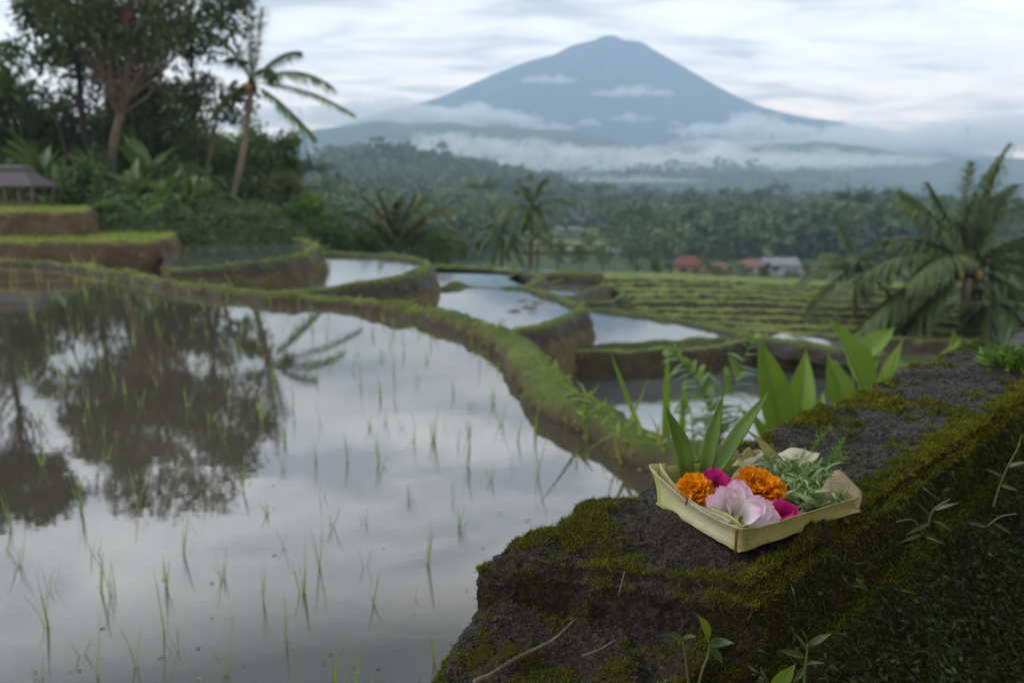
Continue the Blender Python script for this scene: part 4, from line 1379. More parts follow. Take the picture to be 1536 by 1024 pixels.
M_RTILE = roof_mat("red roof tiles", (0.10, 0.038, 0.025), (0.155, 0.058, 0.038))
M_RBROWN = roof_mat("brown roof tiles", (0.13, 0.065, 0.045), (0.20, 0.11, 0.075))
M_RTIN = roof_mat("pale metal roof", (0.12, 0.13, 0.14), (0.22, 0.235, 0.25))
M_RGREY = roof_mat("dark roof sheets", (0.08, 0.08, 0.085), (0.14, 0.14, 0.145))
M_WSALMON = plain("salmon plaster", (0.19, 0.10, 0.075), (0.26, 0.14, 0.105))
M_WWHITE = plain("white plaster", (0.20, 0.20, 0.195), (0.32, 0.315, 0.31))
M_WGREY = plain("grey plaster", (0.22, 0.20, 0.19), (0.32, 0.30, 0.28))
M_GLASSD = plain("window dark", (0.02, 0.022, 0.025), (0.04, 0.045, 0.05), 0.2)
M_DOOR = plain("door wood", (0.07, 0.045, 0.03), (0.11, 0.075, 0.05))


def house(u, vbase, vroof, wpx, Y, roofm, wallm, label, seed, hip=True, dep=0.7):
    rng = np.random.default_rng(seed)
    W = pxm(wpx, Y)
    D = W * dep
    zb = ztop(vbase, Y)
    H = ztop(vroof, Y) - zb
    c = np.array([PX(u, zb, Y), Y, zb])
    h = empty("village_house", c, label, "house", "houses in the valley village")
    hw = H * 0.55
    mb = MB()
    box(mb, (0, 0, hw / 2 - 1.0), (W * 0.86, D * 0.86, hw + 2.0))
    mb.build("wall", wallm, h, smooth=False)
    mb = MB()
    quadroof(mb, (0, 0), W / 2, D / 2, hw, (W * 0.22 if hip else W / 2), 0.12, H, 0.15)
    mb.build("roof", roofm, h, smooth=False)
    nw = max(2, int(W / 2.2))
    for k in range(nw):
        x = (-0.5 + (k + 0.5) / nw) * W * 0.8
        isd = k == nw // 2
        mb = MB()
        box(mb, (x, -D * 0.43 - 0.02, hw * (0.36 if isd else 0.52)), (W * 0.8 / nw * 0.5, 0.06, hw * (0.68 if isd else 0.4)))
        o = mb.build("door" if isd else "window", M_DOOR if isd else M_GLASSD, h, smooth=False)
        if not isd:
            mb = MB()
            box(mb, (x, -D * 0.43 - 0.05, hw * 0.30), (W * 0.8 / nw * 0.6, 0.12, hw * 0.05))
            s = mb.build("sill", wallm, o, smooth=False)
    return h


for k, a in enumerate([
    (1031, 412, 384, 44, 150, M_RTILE, M_WSALMON, "salmon house with an orange-red tiled hipped roof"),
    (1077, 412, 394, 40, 158, M_RBROWN, M_WSALMON, "low salmon house with a faded brown roof beside the red-roofed one"),
    (1129, 410, 388, 44, 165, M_RBROWN, M_WGREY, "grey-walled house with a dull brown roof"),
    (1168, 408, 386, 52, 150, M_RTIN, M_WGREY, "long house with a pale shiny metal roof"),
    (1190, 424, 401, 46, 140, M_RGREY, M_WWHITE, "white-walled house under a dark roof, lowest of the row"),
    (1222, 424, 402, 30, 143, M_RGREY, M_WWHITE, "small white house at the end of the row"),
    (1288, 405, 391, 46, 175, M_RTIN, M_WGREY, "pale metal-roofed house half hidden by the palm fronds"),
    (924, 386, 369, 36, 210, M_RTIN, M_WGREY, "isolated house with a pale roof among the valley trees"),
    (868, 324, 316, 24, 330, M_RGREY, M_WWHITE, "tiny pale house highest up on the wooded slope"),
    (852, 350, 340, 40, 300, M_RGREY, M_WGREY, "long whitish shed at the foot of the wooded slope"),
    (900, 338, 331, 16, 320, M_RGREY, M_WGREY, "tiny pale hut near the highest house"),
    (1505, 442, 428, 70, 80, M_RTIN, M_WGREY, "metal-roofed shed glimpsed behind the large palm"),
]):
    house(*a, seed=900 + k, hip=k not in (3, 9))

# strips of small fields on the valley slope
for k, (u0, u1, v, Y) in enumerate([(790, 990, 352, 290), (800, 960, 366, 240), (780, 900, 374, 215), (830, 1000, 345, 310)]):
    z = ztop(v, Y)
    a, b_ = PX(u0, z, Y), PX(u1, z, Y)
    p = [np.array([a + (b_ - a) * f, Y + math.sin(f * 5 + k) * 4, z, z - 2.2]) for f in np.linspace(0, 1, 6)]
    prof = [(-14, 1, 0), (-4, 1, 0.1), (0, 1, 0), (0.6, 0.5, 0), (1.0, 0, -3)]
    sweep("field_terrace", p, prof, M_TERR, ["long pale field strip below the highest houses", "field strip behind the isolated house", "short field strip beyond the two palms", "topmost field strip on the valley slope"][k], 400 + k, ds=1.6, noise=0.3)

# trees and palms of the valley, one by one
VT = []
rng = np.random.default_rng(55)
spots = [(640, 378, 352, 66), (690, 384, 356, 62), (668, 395, 372, 50), (722, 378, 350, 72), (836, 392, 362, 80), (872, 402, 368, 90), (905, 398, 372, 100), (955, 410, 366, 110), (985, 412, 380, 95), (1005, 408, 388, 120), (1058, 412, 386, 135), (1145, 418, 398, 120), (1210, 412, 392, 130), (1250, 405, 378, 130), (1232, 422, 398, 90), (1320, 405, 385, 120), (935, 382, 352, 190), (885, 372, 345, 200), (1000, 390, 352, 200), (1090, 398, 372, 190), (560, 372, 340, 60), (500, 366, 338, 60), (1385, 420, 398, 80), (1270, 424, 404, 75), (620, 392, 370, 56), (1076, 420, 396, 128), (1112, 418, 394, 132), (1148, 420, 394, 128), (1190, 428, 404, 118), (1218, 430, 402, 110)]
adj = ["round", "ragged", "slim", "broad", "leaning", "thick", "sparse", "low", "bushy", "narrow", "domed", "lopsided", "tall", "dim", "open", "dense", "hazy", "pale", "dark", "distant", "stubby", "feathery", "spiky", "plump", "compact", "shaggy", "stout", "drooping", "mossy", "young"]
where = ["beyond the small curved paddy", "beyond the paddy of mud heaps", "close behind the far thin bank", "next to the shorter of the two palms", "just past the taller of the two palms", "near the small looping paddy", "below the isolated house", "beside the stepped terraces' top edge", "before the salmon house", "touching the salmon house wall", "between the two salmon houses", "before the grey-walled house",
         "above the white-walled house", "beside the half hidden metal roof", "at the end of the house row", "behind the large palm's fronds", "above the isolated house", "below the long whitish shed", "over the village roofs", "behind the dull brown roof", "behind the wide clump of feathery fronds", "behind the small round tree", "under the large palm's fronds", "beside the small palm", "in front of the clump of feathery fronds", "before the low salmon house with the faded roof", "between the salmon and grey-walled houses", "before the long metal-roofed house", "before the lowest white-walled house", "before the small white house at the row end"]
for k, (u, vb, vt, Y) in enumerate(spots):
    z = ztop(vb, Y)
    b = np.array([PX(u, z, Y), Y, z - 0.5])
    H = ztop(vt, Y) - z
    wv = H * rng.uniform(0.55, 1.0)
    broadleaf("valley_tree", b, z + H, wv, 1200 + k, "%s green tree standing %s" % (adj[k], where[k]), [M_LEAF_MID, M_LEAF_OLIVE, M_LEAF_MID, M_LEAF_DARK][k % 4], clusters=20, per=40, leaf=H * 0.055 + 0.1, lo=0.15, trunk_r=H * 0.03, group="trees in the valley")
pspots = [(1063, 414, 388, 118, "young palm beside the salmon house"), (1099, 418, 388, 105, "spindly palm between the salmon and grey houses"), (912, 392, 350, 150, "thin palm before the long field strip"), (968, 405, 352, 170, "thin tall palm near the isolated house"), (1178, 424, 396, 100, "stubby palm before the white-walled house"), (870, 372, 340, 170, "bent palm below the tiny pale house"), (1020, 398, 362, 180, "hazy palm rising behind the salmon house"), (912, 345, 300, 300, "lone pale trunk high on the wooded slope")]
for k, (u, vb, vt, Y, lb) in enumerate(pspots):
    z = ztop(vb, Y)
    b = np.array([PX(u, z, Y), Y, z - 0.5])
    H = ztop(vt, Y) - z
    palm("valley_palm", b, b + np.array([rng.normal() * 0.1 * H, 0, H * 0.78]), fan(11, 820 + k, -25, 80, (0.35, 0.75)), 820 + k, lb, group="palms in the valley", r=0.035 * H + 0.05, L=H * 0.42, width=H * 0.14, pairs=16, lw=0.03 * H, trunk=True)

# rows of young rice and posts on the stepped terraces
mb = MB()
rng = np.random.default_rng(66)
for k, (pts, zt) in enumerate(TERR):
    rows = spline(path(pts, zt, zt - 0.3), 0.42)
    tan = unit(np.gradient(rows[:, :2], axis=0))
    nrm = np.stack([tan[:, 1], -tan[:, 0]], 1)
    for o in np.arange(-0.18, -0.7, -0.25):
        c = np.c_[rows[:, :2] + nrm * o + rng.normal(size=(len(rows), 2)) * 0.06, rows[:, 2] - 0.02]
        n = 5
        base = np.repeat(c, n, 0)
        base[:, :2] += rng.normal(size=(len(base), 2)) * 0.03
        blades(mb, base, unit(rng.normal(size=base.shape) * 0.25 + np.array([0, 0, 1])), rng.normal(size=base.shape) * 0.5, 0.09 * (0.6 + 0.7 * rng.random(len(base))), 0.03, 2, rng.random(len(base)), 0.4)
tag(mb.build("young_rice", M_GRASS, smooth=False), "rows of young green rice growing on the stepped terraces", "rice", kind="stuff")
# ------------------------------------------------------------------ the mossy wall (runs away at 45 degrees to the right)
WA, WN, WTOP = np.array([0.70711, 0.70711, 0]), np.array([0.70711, -0.70711, 0]), 1.24


def wp(s, q, z):
    return WA * s + WN * q + np.array([0, 0, z])


def prism(bm, ring0, ring1):
    """closed solid between two rings of equal length"""
    a = [bm.verts.new(p) for p in ring0]
    b = [bm.verts.new(p) for p in ring1]
    n = len(a)
    bm.faces.new(a[::-1])
    bm.faces.new(b)
    for k in range(n):
        bm.faces.new((a[k], a[(k + 1) % n], b[(k + 1) % n], b[k]))


def remeshed(build, voxel):
    bm = bmesh.new()
    build(bm)
    bmesh.ops.recalc_face_normals(bm, faces=bm.faces)
    me = bpy.data.meshes.new("tmp")
    bm.to_mesh(me)
    bm.free()
    o = bpy.data.objects.new("tmp", me)
    COL.objects.link(o)
    md = o.modifiers.new("r", 'REMESH')
    md.mode = 'VOXEL'
    md.voxel_size = voxel
    sm = o.modifiers.new("s", 'SMOOTH')
    sm.iterations = 9
    dg = bpy.context.evaluated_depsgraph_get()
    m2 = bpy.data.meshes.new_from_object(o.evaluated_get(dg))
    bpy.data.objects.remove(o)
    n = len(m2.vertices)
    v = np.empty(n * 3)
    m2.vertices.foreach_get("co", v)
    m2.calc_loop_triangles()
    nrm = np.empty(n * 3)
    m2.vertices.foreach_get("normal", nrm)
    q, t = [], []
    lt = np.empty(len(m2.polygons), int)
    m2.polygons.foreach_get("loop_total", lt)
    li = np.empty(len(m2.loops), int)
    m2.loops.foreach_get("vertex_index", li)
    ls = np.empty(len(m2.polygons), int)
    m2.polygons.foreach_get("loop_start", ls)
    q = np.stack([li[ls[lt == 4] + k] for k in range(4)], 1) if (lt == 4).any() else np.zeros((0, 4), int)
    t = np.stack([li[ls[lt == 3] + k] for k in range(3)], 1) if (lt == 3).any() else np.zeros((0, 3), int)
    return v.reshape(-1, 3), nrm.reshape(-1, 3), q, t


def build_fine(bm):
    # cap block: near edge skewed, top gently crowned
    def ringz(z, g=0.0):
        return [wp(0.50 - g, -0.560 - g, z), wp(2.12, -0.555 - g, z), wp(2.12, -0.315 + g, z), wp(0.632 - g, -0.315 + g, z)]
    prism(bm, ringz(1.10, -0.012), ringz(1.225, 0.0))
    prism(bm, ringz(1.20, -0.01), ringz(WTOP, -0.014))
    # lower course running on towards the camera
    prism(bm, [wp(-0.05, -0.535, 0.85), wp(2.12, -0.585, 0.85), wp(2.12, -0.30, 0.85), wp(-0.05, -0.30, 0.85)],
          [wp(-0.05, -0.485, 1.165), wp(2.12, -0.55, 1.15), wp(2.12, -0.32, 1.15), wp(-0.05, -0.325, 1.168)])
    prism(bm, [wp(0.30, -0.525, 1.10), wp(0.66, -0.555, 1.10), wp(0.74, -0.33, 1.10), wp(0.40, -0.34, 1.10)],
          [wp(0.40, -0.508, 1.172), wp(0.60, -0.545, 1.205), wp(0.70, -0.33, 1.200), wp(0.50, -0.34, 1.172)])
    # overgrown shoulder on the right
    prism(bm, [wp(-0.05, -0.35, 1.15), wp(-0.05, -0.310, 1.12), wp(-0.05, -0.15, 0.72), wp(-0.05, -0.45, 0.72)],
          [wp(2.12, -0.35, 1.19), wp(2.12, -0.310, 1.14), wp(2.12, -0.15, 0.72), wp(2.12, -0.45, 0.72)])


def build_coarse(bm):
    prism(bm, [wp(-1.6, -0.56, -3.4), wp(6.5, -0.62, -3.4), wp(6.5, 1.0, -3.4), wp(-1.6, 1.0, -3.4)],
          [wp(-1.6, -0.50, 0.88), wp(6.5, -0.56, 0.88), wp(6.5, -0.16, 0.80), wp(-1.6, -0.16, 0.80)])
    prism(bm, [wp(2.0, -0.56, 0.8), wp(6.5, -0.56, 0.8), wp(6.5, -0.28, 0.8), wp(2.0, -0.28, 0.8)],
          [wp(2.0, -0.54, 1.235), wp(6.5, -0.54, 1.235), wp(6.5, -0.32, 1.235), wp(2.0, -0.32, 1.235)])
    prism(bm, [wp(-1.6, -0.50, 0.8), wp(0.0, -0.50, 0.8), wp(0.0, -0.28, 0.8), wp(-1.6, -0.28, 0.8)],
          [wp(-1.6, -0.48, 1.14), wp(0.0, -0.48, 1.14), wp(0.0, -0.32, 1.14), wp(-1.6, -0.32, 1.14)])


WALL = MB()
wall_parts = []
for fn, vx in ((build_fine, 0.0034), (build_coarse, 0.03)):
    v, nr, q, t_ = remeshed(fn, vx)
    s_, q_ = v @ WA, v @ WN
    top = sstep(0.5, 0.9, nr[:, 2])
    right = sstep(-0.335, -0.27, q_)
    ledge = 1 - sstep(1.185, 1.215, v[:, 2])
    d = 0.014 * fbm(v, 7, 3, 61) + 0.009 * fbm(v, 22, 3, 62) + 0.0045 * fbm(v, 60, 3, 63) * (0.7 + 0.7 * (1 - top)) - 0.0030 * np.abs(fbm(v, 130, 2, 68))
    # hanging moss ribs on the right shoulder, pitted lower course
    ribs = np.stack([s_ * 30, v[:, 2] * 5, q_ * 6], 1)
    d += right * (1 - top) * 0.014 * fbm(ribs, 1.0, 3, 64)
    d += ledge * 0.010 * fbm(v, 14, 3, 65)
    # broken near edge of the cap
    edge = np.exp(-((s_ - 0.58) / 0.10) ** 2) * (1 - ledge)
    d += edge * (0.012 * fbm(v, 16, 3, 66) - 0.004)
    if vx > 0.01:
        d = 0.02 * fbm(v, 4, 3, 61) - 0.004
    # moss cover: heavy on the right lip, along the near edge and in patches
    m = 0.8 * fbm(v, 10, 4, 71) + 0.6 * fbm(v, 45, 4, 72) + 0.25 * fbm(v, 160, 2, 73)
    m += 0.80 * np.exp(-((q_ + 0.332) / 0.026) ** 2) * sstep(0.62, 0.8, s_ + 0.1)
    m += 0.30 * np.exp(-((q_ + 0.545) / 0.03) ** 2) + 0.34 * np.exp(-((s_ - 0.60) / 0.06) ** 2)
    m += 0.22 * ledge + 0.12 * right
    bare = np.exp(-(((s_ - 0.86) / 0.30) ** 2 + ((q_ + 0.45) / 0.09) ** 2)) + 0.9 * np.exp(-(((s_ - 1.7) / 0.6) ** 2 + ((q_ + 0.45) / 0.07) ** 2))
    m -= 0.26 * bare
    up_ = sstep(0.25, 0.75, nr[:, 2])
    moss = sstep(0.02, 0.44, m) * (0.30 + 0.70 * up_)
    d += moss * (0.004 + 0.0045 * fbm(v, 48, 2, 74))
    v = v + nr * d[:, None]
    wall_parts.append((v, q, t_, moss, right, top))
    WALL.add(v, q, t_, moss)

t = NT("mossy stone")
ps = t.pos()
nf = t.noise(170, 5, 0.7, ps)
nm = t.noise(55, 5, 0.6, ps)
nl = t.noise(9, 4, 0.55, ps)
stone = t.mix(nl, t.ramp(nf, [(0.32, (0.010, 0.009, 0.0075)), (0.48, (0.034, 0.030, 0.027)), (0.64, (0.13, 0.12, 0.108))]), (0.026, 0.021, 0.016))
mossc = t.mix(nm, t.ramp(nf, [(0.3, (0.014, 0.016, 0.002)), (0.65, (0.085, 0.088, 0.008))]), (0.022, 0.020, 0.004))
mfac = t.math('ADD', t.attr("tint"), t.math('MULTIPLY', t.math('SUBTRACT', nm, 0.5), 0.7), True)
p_ = t.bsdf(t.mix(mfac, stone, mossc), 0.62, 0.2, t.math('ADD', nf, t.math('MULTIPLY', nm, 0.8)), 1.0, 0.012)
t.l(t.ramp(mfac, [(0.2, (0.52,) * 3), (0.6, (0.95,) * 3)]), p_.inputs["Roughness"])
M_STONE = t.done(p_)
tag(WALL.build("stone_wall", M_STONE), "old dark stone wall with moss on its cap, running away beside the paddy", "wall", kind="thing")

# moss cushions and strands: uncountable
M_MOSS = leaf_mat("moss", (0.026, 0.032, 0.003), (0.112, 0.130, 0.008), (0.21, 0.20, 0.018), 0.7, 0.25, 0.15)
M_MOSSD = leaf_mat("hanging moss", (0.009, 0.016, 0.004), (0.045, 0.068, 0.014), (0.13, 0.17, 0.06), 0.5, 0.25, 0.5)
mb, mb2 = MB(), MB()
rng = np.random.default_rng(17)
v, q, t_, moss, right, top = wall_parts[0]
tr = quads_to_tris(q, t_)
mw = moss[tr].mean(1)
rw = right[tr].mean(1)
cen = v[tr].mean(1)
dist = np.linalg.norm(cen - np.array([0, 0, CAMZ]), axis=1)
near = np.clip(0.9 / dist, 0.15, 1.6) ** 1.5 * (cen @ WA > 0.15) * (cen[:, 2] > 0.85)
N = 175000
pt, pn, ix, _ = tri_sample(v, tr, N, rng, (mw ** 1.3 + 0.01) * near * (1 - 0.92 * rw))
d = unit(pn + rng.normal(size=pt.shape) * 0.55 + np.array([0, 0, 0.25]))
L = 0.0032 * (0.5 + rng.random(N)) * np.clip(dist[ix] / 0.8, 0.8, 2.5)
blades(mb, pt - pn * 0.001, d, rng.normal(size=pt.shape) * 0.8, L, L * 0.30, 2, np.clip(0.45 + 0.5 * fbm(pt, 12, 3, 5) + rng.normal(size=N) * 0.15, 0, 1), 0.5)
tag(mb.build("moss", M_MOSS, smooth=False), "yellow-green moss in cushions on the cap of the stone wall", "moss", kind="stuff")
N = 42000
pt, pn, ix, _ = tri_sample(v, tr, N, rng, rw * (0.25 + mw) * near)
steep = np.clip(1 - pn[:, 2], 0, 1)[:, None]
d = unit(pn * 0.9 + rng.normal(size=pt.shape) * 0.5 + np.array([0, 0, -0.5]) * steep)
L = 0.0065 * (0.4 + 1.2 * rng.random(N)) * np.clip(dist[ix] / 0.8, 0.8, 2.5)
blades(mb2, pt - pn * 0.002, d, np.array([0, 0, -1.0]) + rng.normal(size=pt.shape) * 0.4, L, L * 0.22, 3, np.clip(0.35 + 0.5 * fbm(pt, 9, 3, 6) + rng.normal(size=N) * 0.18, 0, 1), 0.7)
# tiny creeping leaves over the shoulder
N = 16000
pt, pn, ix, _ = tri_sample(v, tr, N, rng, rw * near * (1 - np.clip(cen[:, 2] - 1.0, 0, .22) / .25))
pt = pt + pn * (0.012 * rng.random(N))[:, None]
cards(mb2, pt, unit(pn * 0.5 + rng.normal(size=pt.shape) * 0.7 + np.array([0, 0, -0.2])), unit(pn + rng.normal(size=pt.shape) * 0.5), 0.006 + 0.010 * rng.random(N) ** 2, 0.003 + 0.004 * rng.random(N), np.clip(0.3 + 0.5 * fbm(pt, 6, 3, 8) + rng.normal(size=N) * 0.2, 0, 1))
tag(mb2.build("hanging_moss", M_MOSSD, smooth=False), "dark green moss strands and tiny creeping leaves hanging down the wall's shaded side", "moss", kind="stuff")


# grit on the bare stone: uncountable
M_GRIT = bark_mat("stone grit", (0.020, 0.018, 0.016), (0.12, 0.11, 0.10), 130)
bm = bmesh.new()
bmesh.ops.create_icosphere(bm, subdivisions=1, radius=1)
iv = np.array([v_.co[:] for v_ in bm.verts])
it = np.array([[l.index for l in f.verts] for f in bm.faces])
bm.free()
N = 9000
upw = np.clip(top[tr].mean(1), 0, 1)
pt, pn, ix, _ = tri_sample(v, tr, N, rng, upw * (1.05 - mw) * near)
r = 0.0009 + 0.0016 * rng.random(N) ** 3
gv = iv[None] * r[:, None, None] * (0.6 + 0.8 * rng.random((N, 1, 3))) * (0.75 + 0.5 * rng.random((N, len(iv), 1))) + pt[:, None]
mbg = MB().add(gv.reshape(-1, 3), None, (it[None] + (np.arange(N) * len(iv))[:, None, None]).reshape(-1, 3))
tag(mbg.build("gravel", M_GRIT, smooth=False), "dark stone grit scattered on the bare parts of the wall cap", "grit", kind="stuff")

# ------------------------------------------------------------------ small things on the wall
def on_wall(u, v_, z=WTOP):
    return P(u, v_, z)


M_TWIG = bark_mat("dry twig", (0.10, 0.075, 0.055), (0.24, 0.20, 0.16), 40)
M_PEBBLE = bark_mat("pebble", (0.13, 0.065, 0.045), (0.22, 0.12, 0.085), 60)


def lump(name, c, r, seed, mat, label, cat, squash=0.75, sub=3):
    bm = bmesh.new()
    bmesh.ops.create_icosphere(bm, subdivisions=sub, radius=1)
    me = bpy.data.meshes.new(name)
    bm.to_mesh(me)
    bm.free()
    a = np.empty(len(me.vertices) * 3)
    me.vertices.foreach_get("co", a)
    a = a.reshape(-1, 3)
    a = a * (1 + 0.35 * fbm(a, 1.6, 3, seed))[:, None] * np.array([1, 0.85, squash]) * r
    me.vertices.foreach_set("co", a.ravel())
    me.polygons.foreach_set("use_smooth", [True] * len(me.polygons))
    me.materials.append(mat)
    me.update()
    o = bpy.data.objects.new(name, me)
    COL.objects.link(o)
    o.location = c
    return tag(o, label, cat)


lump("pebble", on_wall(905, 785, WTOP + 0.006) + np.array([0, 0, -0.003]), 0.0052, 4, M_PEBBLE, "small reddish-brown pebble lying alone on the wall cap", "pebble")
ZL = 1.178


def twig(pts, r, label):
    p = spline([P(u, v_, z) for u, v_, z in pts], 0.008)
    p += np.stack([fbm(p, 40, 2, 5 + k) for k in range(3)], 1) * 0.002
    mb = MB()
    tube(mb, p, np.linspace(r, r * 0.55, len(p)), 7)
    tag(mb.build("twig", M_TWIG), label, "twig")


twig([(712, 1022, ZL + .012), (780, 985, ZL + .010), (825, 962, ZL + .014), (862, 930, ZL + .022)], 0.0026, "longer pale dry twig lying on the lower course of the wall")
twig([(874, 984, ZL + .012), (900, 972, ZL + .014), (925, 957, ZL + .020)], 0.0014, "shorter thin dry twig lying on the lower course of the wall")
twig([(928, 893, WTOP - .02), (932, 876, WTOP - .006), (937, 858, WTOP + .006)], 0.0012, "pale straw standing against the broken edge of the wall cap")

M_SEEDL = broad_leaf_mat("weed leaves", (0.028, 0.050, 0.014), (0.075, 0.11, 0.026), None)
M_SEEDB = broad_leaf_mat("young weed leaves", (0.07, 0.12, 0.016), (0.14, 0.20, 0.03), None)


def weed(name, base_uvY, stems, label, mat=None):
    """stems: list of (list of (u, v, dY) points, list of leaves (u, v, tip u, tip v, width px))"""
    u, v_, Y = base_uvY
    b = PY(u, v_, Y)
    root = empty(name, b, label, "weed")
    st = MB()
    for pts, leaves in stems:
        p = spline([PY(a, c, Y + dy) - b for a, c, dy in pts], 0.004)
        tube(st, p, np.linspace(0.0015, 0.0008, len(p)), 6)
        for k, (lu, lv, tu, tv, wpx, bright) in enumerate(leaves):
            p0, p1 = PY(lu, lv, Y) - b, PY(tu, tv, Y - 0.012) - b
            L = np.linalg.norm(p1 - p0)
            lm = MB()
            leaf_surface(lm, p0, p1 - p0, np.array([0.2, -0.6, 0.9]), L, pxm(wpx, Y), 0.10, 0.15, 9, 5, 0.5, 0.01, seed=int(lu + lv))
            lm.build("leaf", M_SEEDB if bright else (mat or M_SEEDL), root)
    st.build("stem", M_WSTEM, root)
    return root


M_WSTEM = leaf_mat("weed stalk", (0.035, 0.045, 0.016), (0.07, 0.08, 0.03), None, 0.6, 0.1)
weed("weed_seedling", (1040, 1045, 0.60), [([(1036, 1050, 0), (1030, 1000, 0), (1024, 955, 0)], [(1024, 958, 1002, 948, 14, False), (1024, 956, 1044, 952, 10, False)]),
                                          ([(1044, 1050, 0), (1052, 1010, 0), (1064, 975, 0), (1062, 950, 0)], [(1064, 962, 1052, 922, 26, True), (1064, 965, 1100, 962, 18, False), (1066, 968, 1086, 996, 14, False)])], "weed seedling with one bright round leaf, rooted at the wall's broken near edge")
weed("weed_seedling", (1205, 1050, 0.60), [([(1204, 1055, 0), (1208, 1005, 0), (1212, 965, 0)], [(1208, 985, 1168, 972, 12, False), (1210, 975, 1192, 944, 10, False), (1212, 968, 1246, 948, 12, False), (1212, 968, 1205, 940, 9, False), (1207, 1000, 1190, 1024, 10, False), (1208, 995, 1236, 992, 8, False)])], "weed seedling with narrow pointed leaves beside the bright-leaved one")
weed("weed_seedling", (1160, 1060, 0.60), [([(1160, 1060, 0), (1163, 1040, 0)], [(1160, 1035, 1192, 998, 26, True)])], "single yellow-green weed leaf poking up at the wall's foot")
weed("hanging_weed", (1395, 780, 0.80), [([(1392, 790, 0), (1400, 765, -.01), (1425, 748, -.02)], [(1400, 765, 1438, 752, 7, False), (1395, 775, 1375, 748, 7, False), (1392, 785, 1360, 800, 7, False), (1400, 780, 1430, 795, 7, False)]), ([(1385, 800, 0), (1370, 780, -.01), (1345, 782, -.02)], [(1385, 800, 1350, 812, 6, False), (1388, 805, 1420, 815, 6, False)])], "weed with thin curved leaves hanging from the wall's mossy lip")
weed("hanging_weed", (1500, 745, 0.88), [([(1490, 760, 0), (1505, 715, -.01), (1530, 665, -.02)], [(1505, 715, 1478, 700, 8, False), (1512, 700, 1545, 690, 8, False), (1520, 685, 1536, 650, 8, True), (1500, 728, 1530, 735, 8, False)]), ([(1480, 790, 0), (1500, 775, -.01), (1525, 770, -.02)], [(1480, 790, 1450, 780, 8, False), (1490, 785, 1520, 800, 7, False)])], "leggy weed with a bright tip climbing up the wall's shaded side")
weed("hanging_weed", (1300, 880, 0.70), [([(1300, 885, 0), (1290, 872, -.01), (1285, 868, -.01)], [(1290, 872, 1302, 868, 6, False), (1296, 880, 1276, 876, 5, False)])], "tiny pale-leaved weed low on the wall's shaded side")
# leafy tuft at the far end of the cap
b = P(1530, 552, WTOP)
mb = MB()
rng = np.random.default_rng(3)
N = 420
d = rand_dirs(N, 0.7, rng)
c = b + d * (0.062 * rng.random(N) ** 0.5)[:, None] * np.array([1.3, 1, 0.55])
cards(mb, c, unit(d + rng.normal(size=d.shape) * 0.5), rand_dirs(N, 0.8, rng), 0.03, 0.012, rng.random(N))
tag(mb.build("leafy_tuft", M_LEAF_BRIGHT, smooth=False), "low tuft of tiny fresh leaves growing on the far end of the wall cap", "plant")
# ------------------------------------------------------------------ palm-leaf offering tray on the wall
ZB = WTOP + 0.006
cL, cF, cR = P(983, 757, ZB), P(1108, 829, ZB), P(1272, 772, ZB)
cB = cL + (cR - cF)


def strip_mat(name, a, b, green, vein=34.0):
    """palm leaf strip: fine veins along the strip (the tint runs across it)"""
    t = NT(name)
    tint = t.attr("tint")
    w_ = t.n("TexNoise", noise_dimensions='1D')
    w_.inputs["Scale"].default_value = vein
    w_.inputs["Detail"].default_value = 2
    t.l(tint, w_.inputs["W"])
    n = t.noise(26, 4, 0.6, t.pos())
    n2 = t.noise(9, 3, 0.5, t.pos())
    col = t.ramp(t.math('ADD', t.math('MULTIPLY', w_.outputs["Fac"], 0.75), t.math('MULTIPLY', n, 0.25)), [(0.36, tuple(x * 0.72 for x in a)), (0.5, a), (0.62, b)])
    gr = t.ramp(n2, [(0.42, (0, 0, 0)), (0.62, (1, 1, 1))])
    col = t.mix(gr, col, green)
    blot = t.ramp(t.noise(60, 3, 0.7, t.pos()), [(0.66, (0, 0, 0)), (0.74, (1, 1, 1))])
    col = t.mix(t.math('MULTIPLY', blot, 0.5), col, (0.16, 0.09, 0.03))
    p = t.bsdf(col, 0.5, 0.4, w_.outputs["Fac"], 0.5, 0.0015)
    tr = t.n("BsdfTranslucent")
    t.l(col, tr.inputs["Color"])
    mx = t.n("MixShader")
    mx.inputs[0].default_value = 0.22
    t.l(p.outputs[0], mx.inputs[1])
    t.l(tr.outputs[0], mx.inputs[2])
    return t.done(mx)


M_STRIP = strip_mat("cream palm strip", (0.45, 0.44, 0.28), (0.72, 0.70, 0.50), (0.47, 0.51, 0.21))
M_STRIPY = strip_mat("yellow palm strip", (0.44, 0.43, 0.17), (0.65, 0.62, 0.30), (0.40, 0.47, 0.14))
M_STRIPT = strip_mat("tan palm strip", (0.44, 0.36, 0.24), (0.64, 0.54, 0.38), (0.56, 0.46, 0.28))
M_STRIPW = strip_mat("dry white leaf", (0.44, 0.42, 0.32), (0.68, 0.66, 0.55), (0.50, 0.50, 0.32))
M_PIN = bark_mat("bamboo pin", (0.12, 0.055, 0.025), (0.20, 0.095, 0.045), 80)

tray = empty("offering_tray", (cL + cR) / 2, "square woven palm-leaf offering tray holding flowers on the mossy wall cap", "offering tray")
T0 = np.array(tray.location)


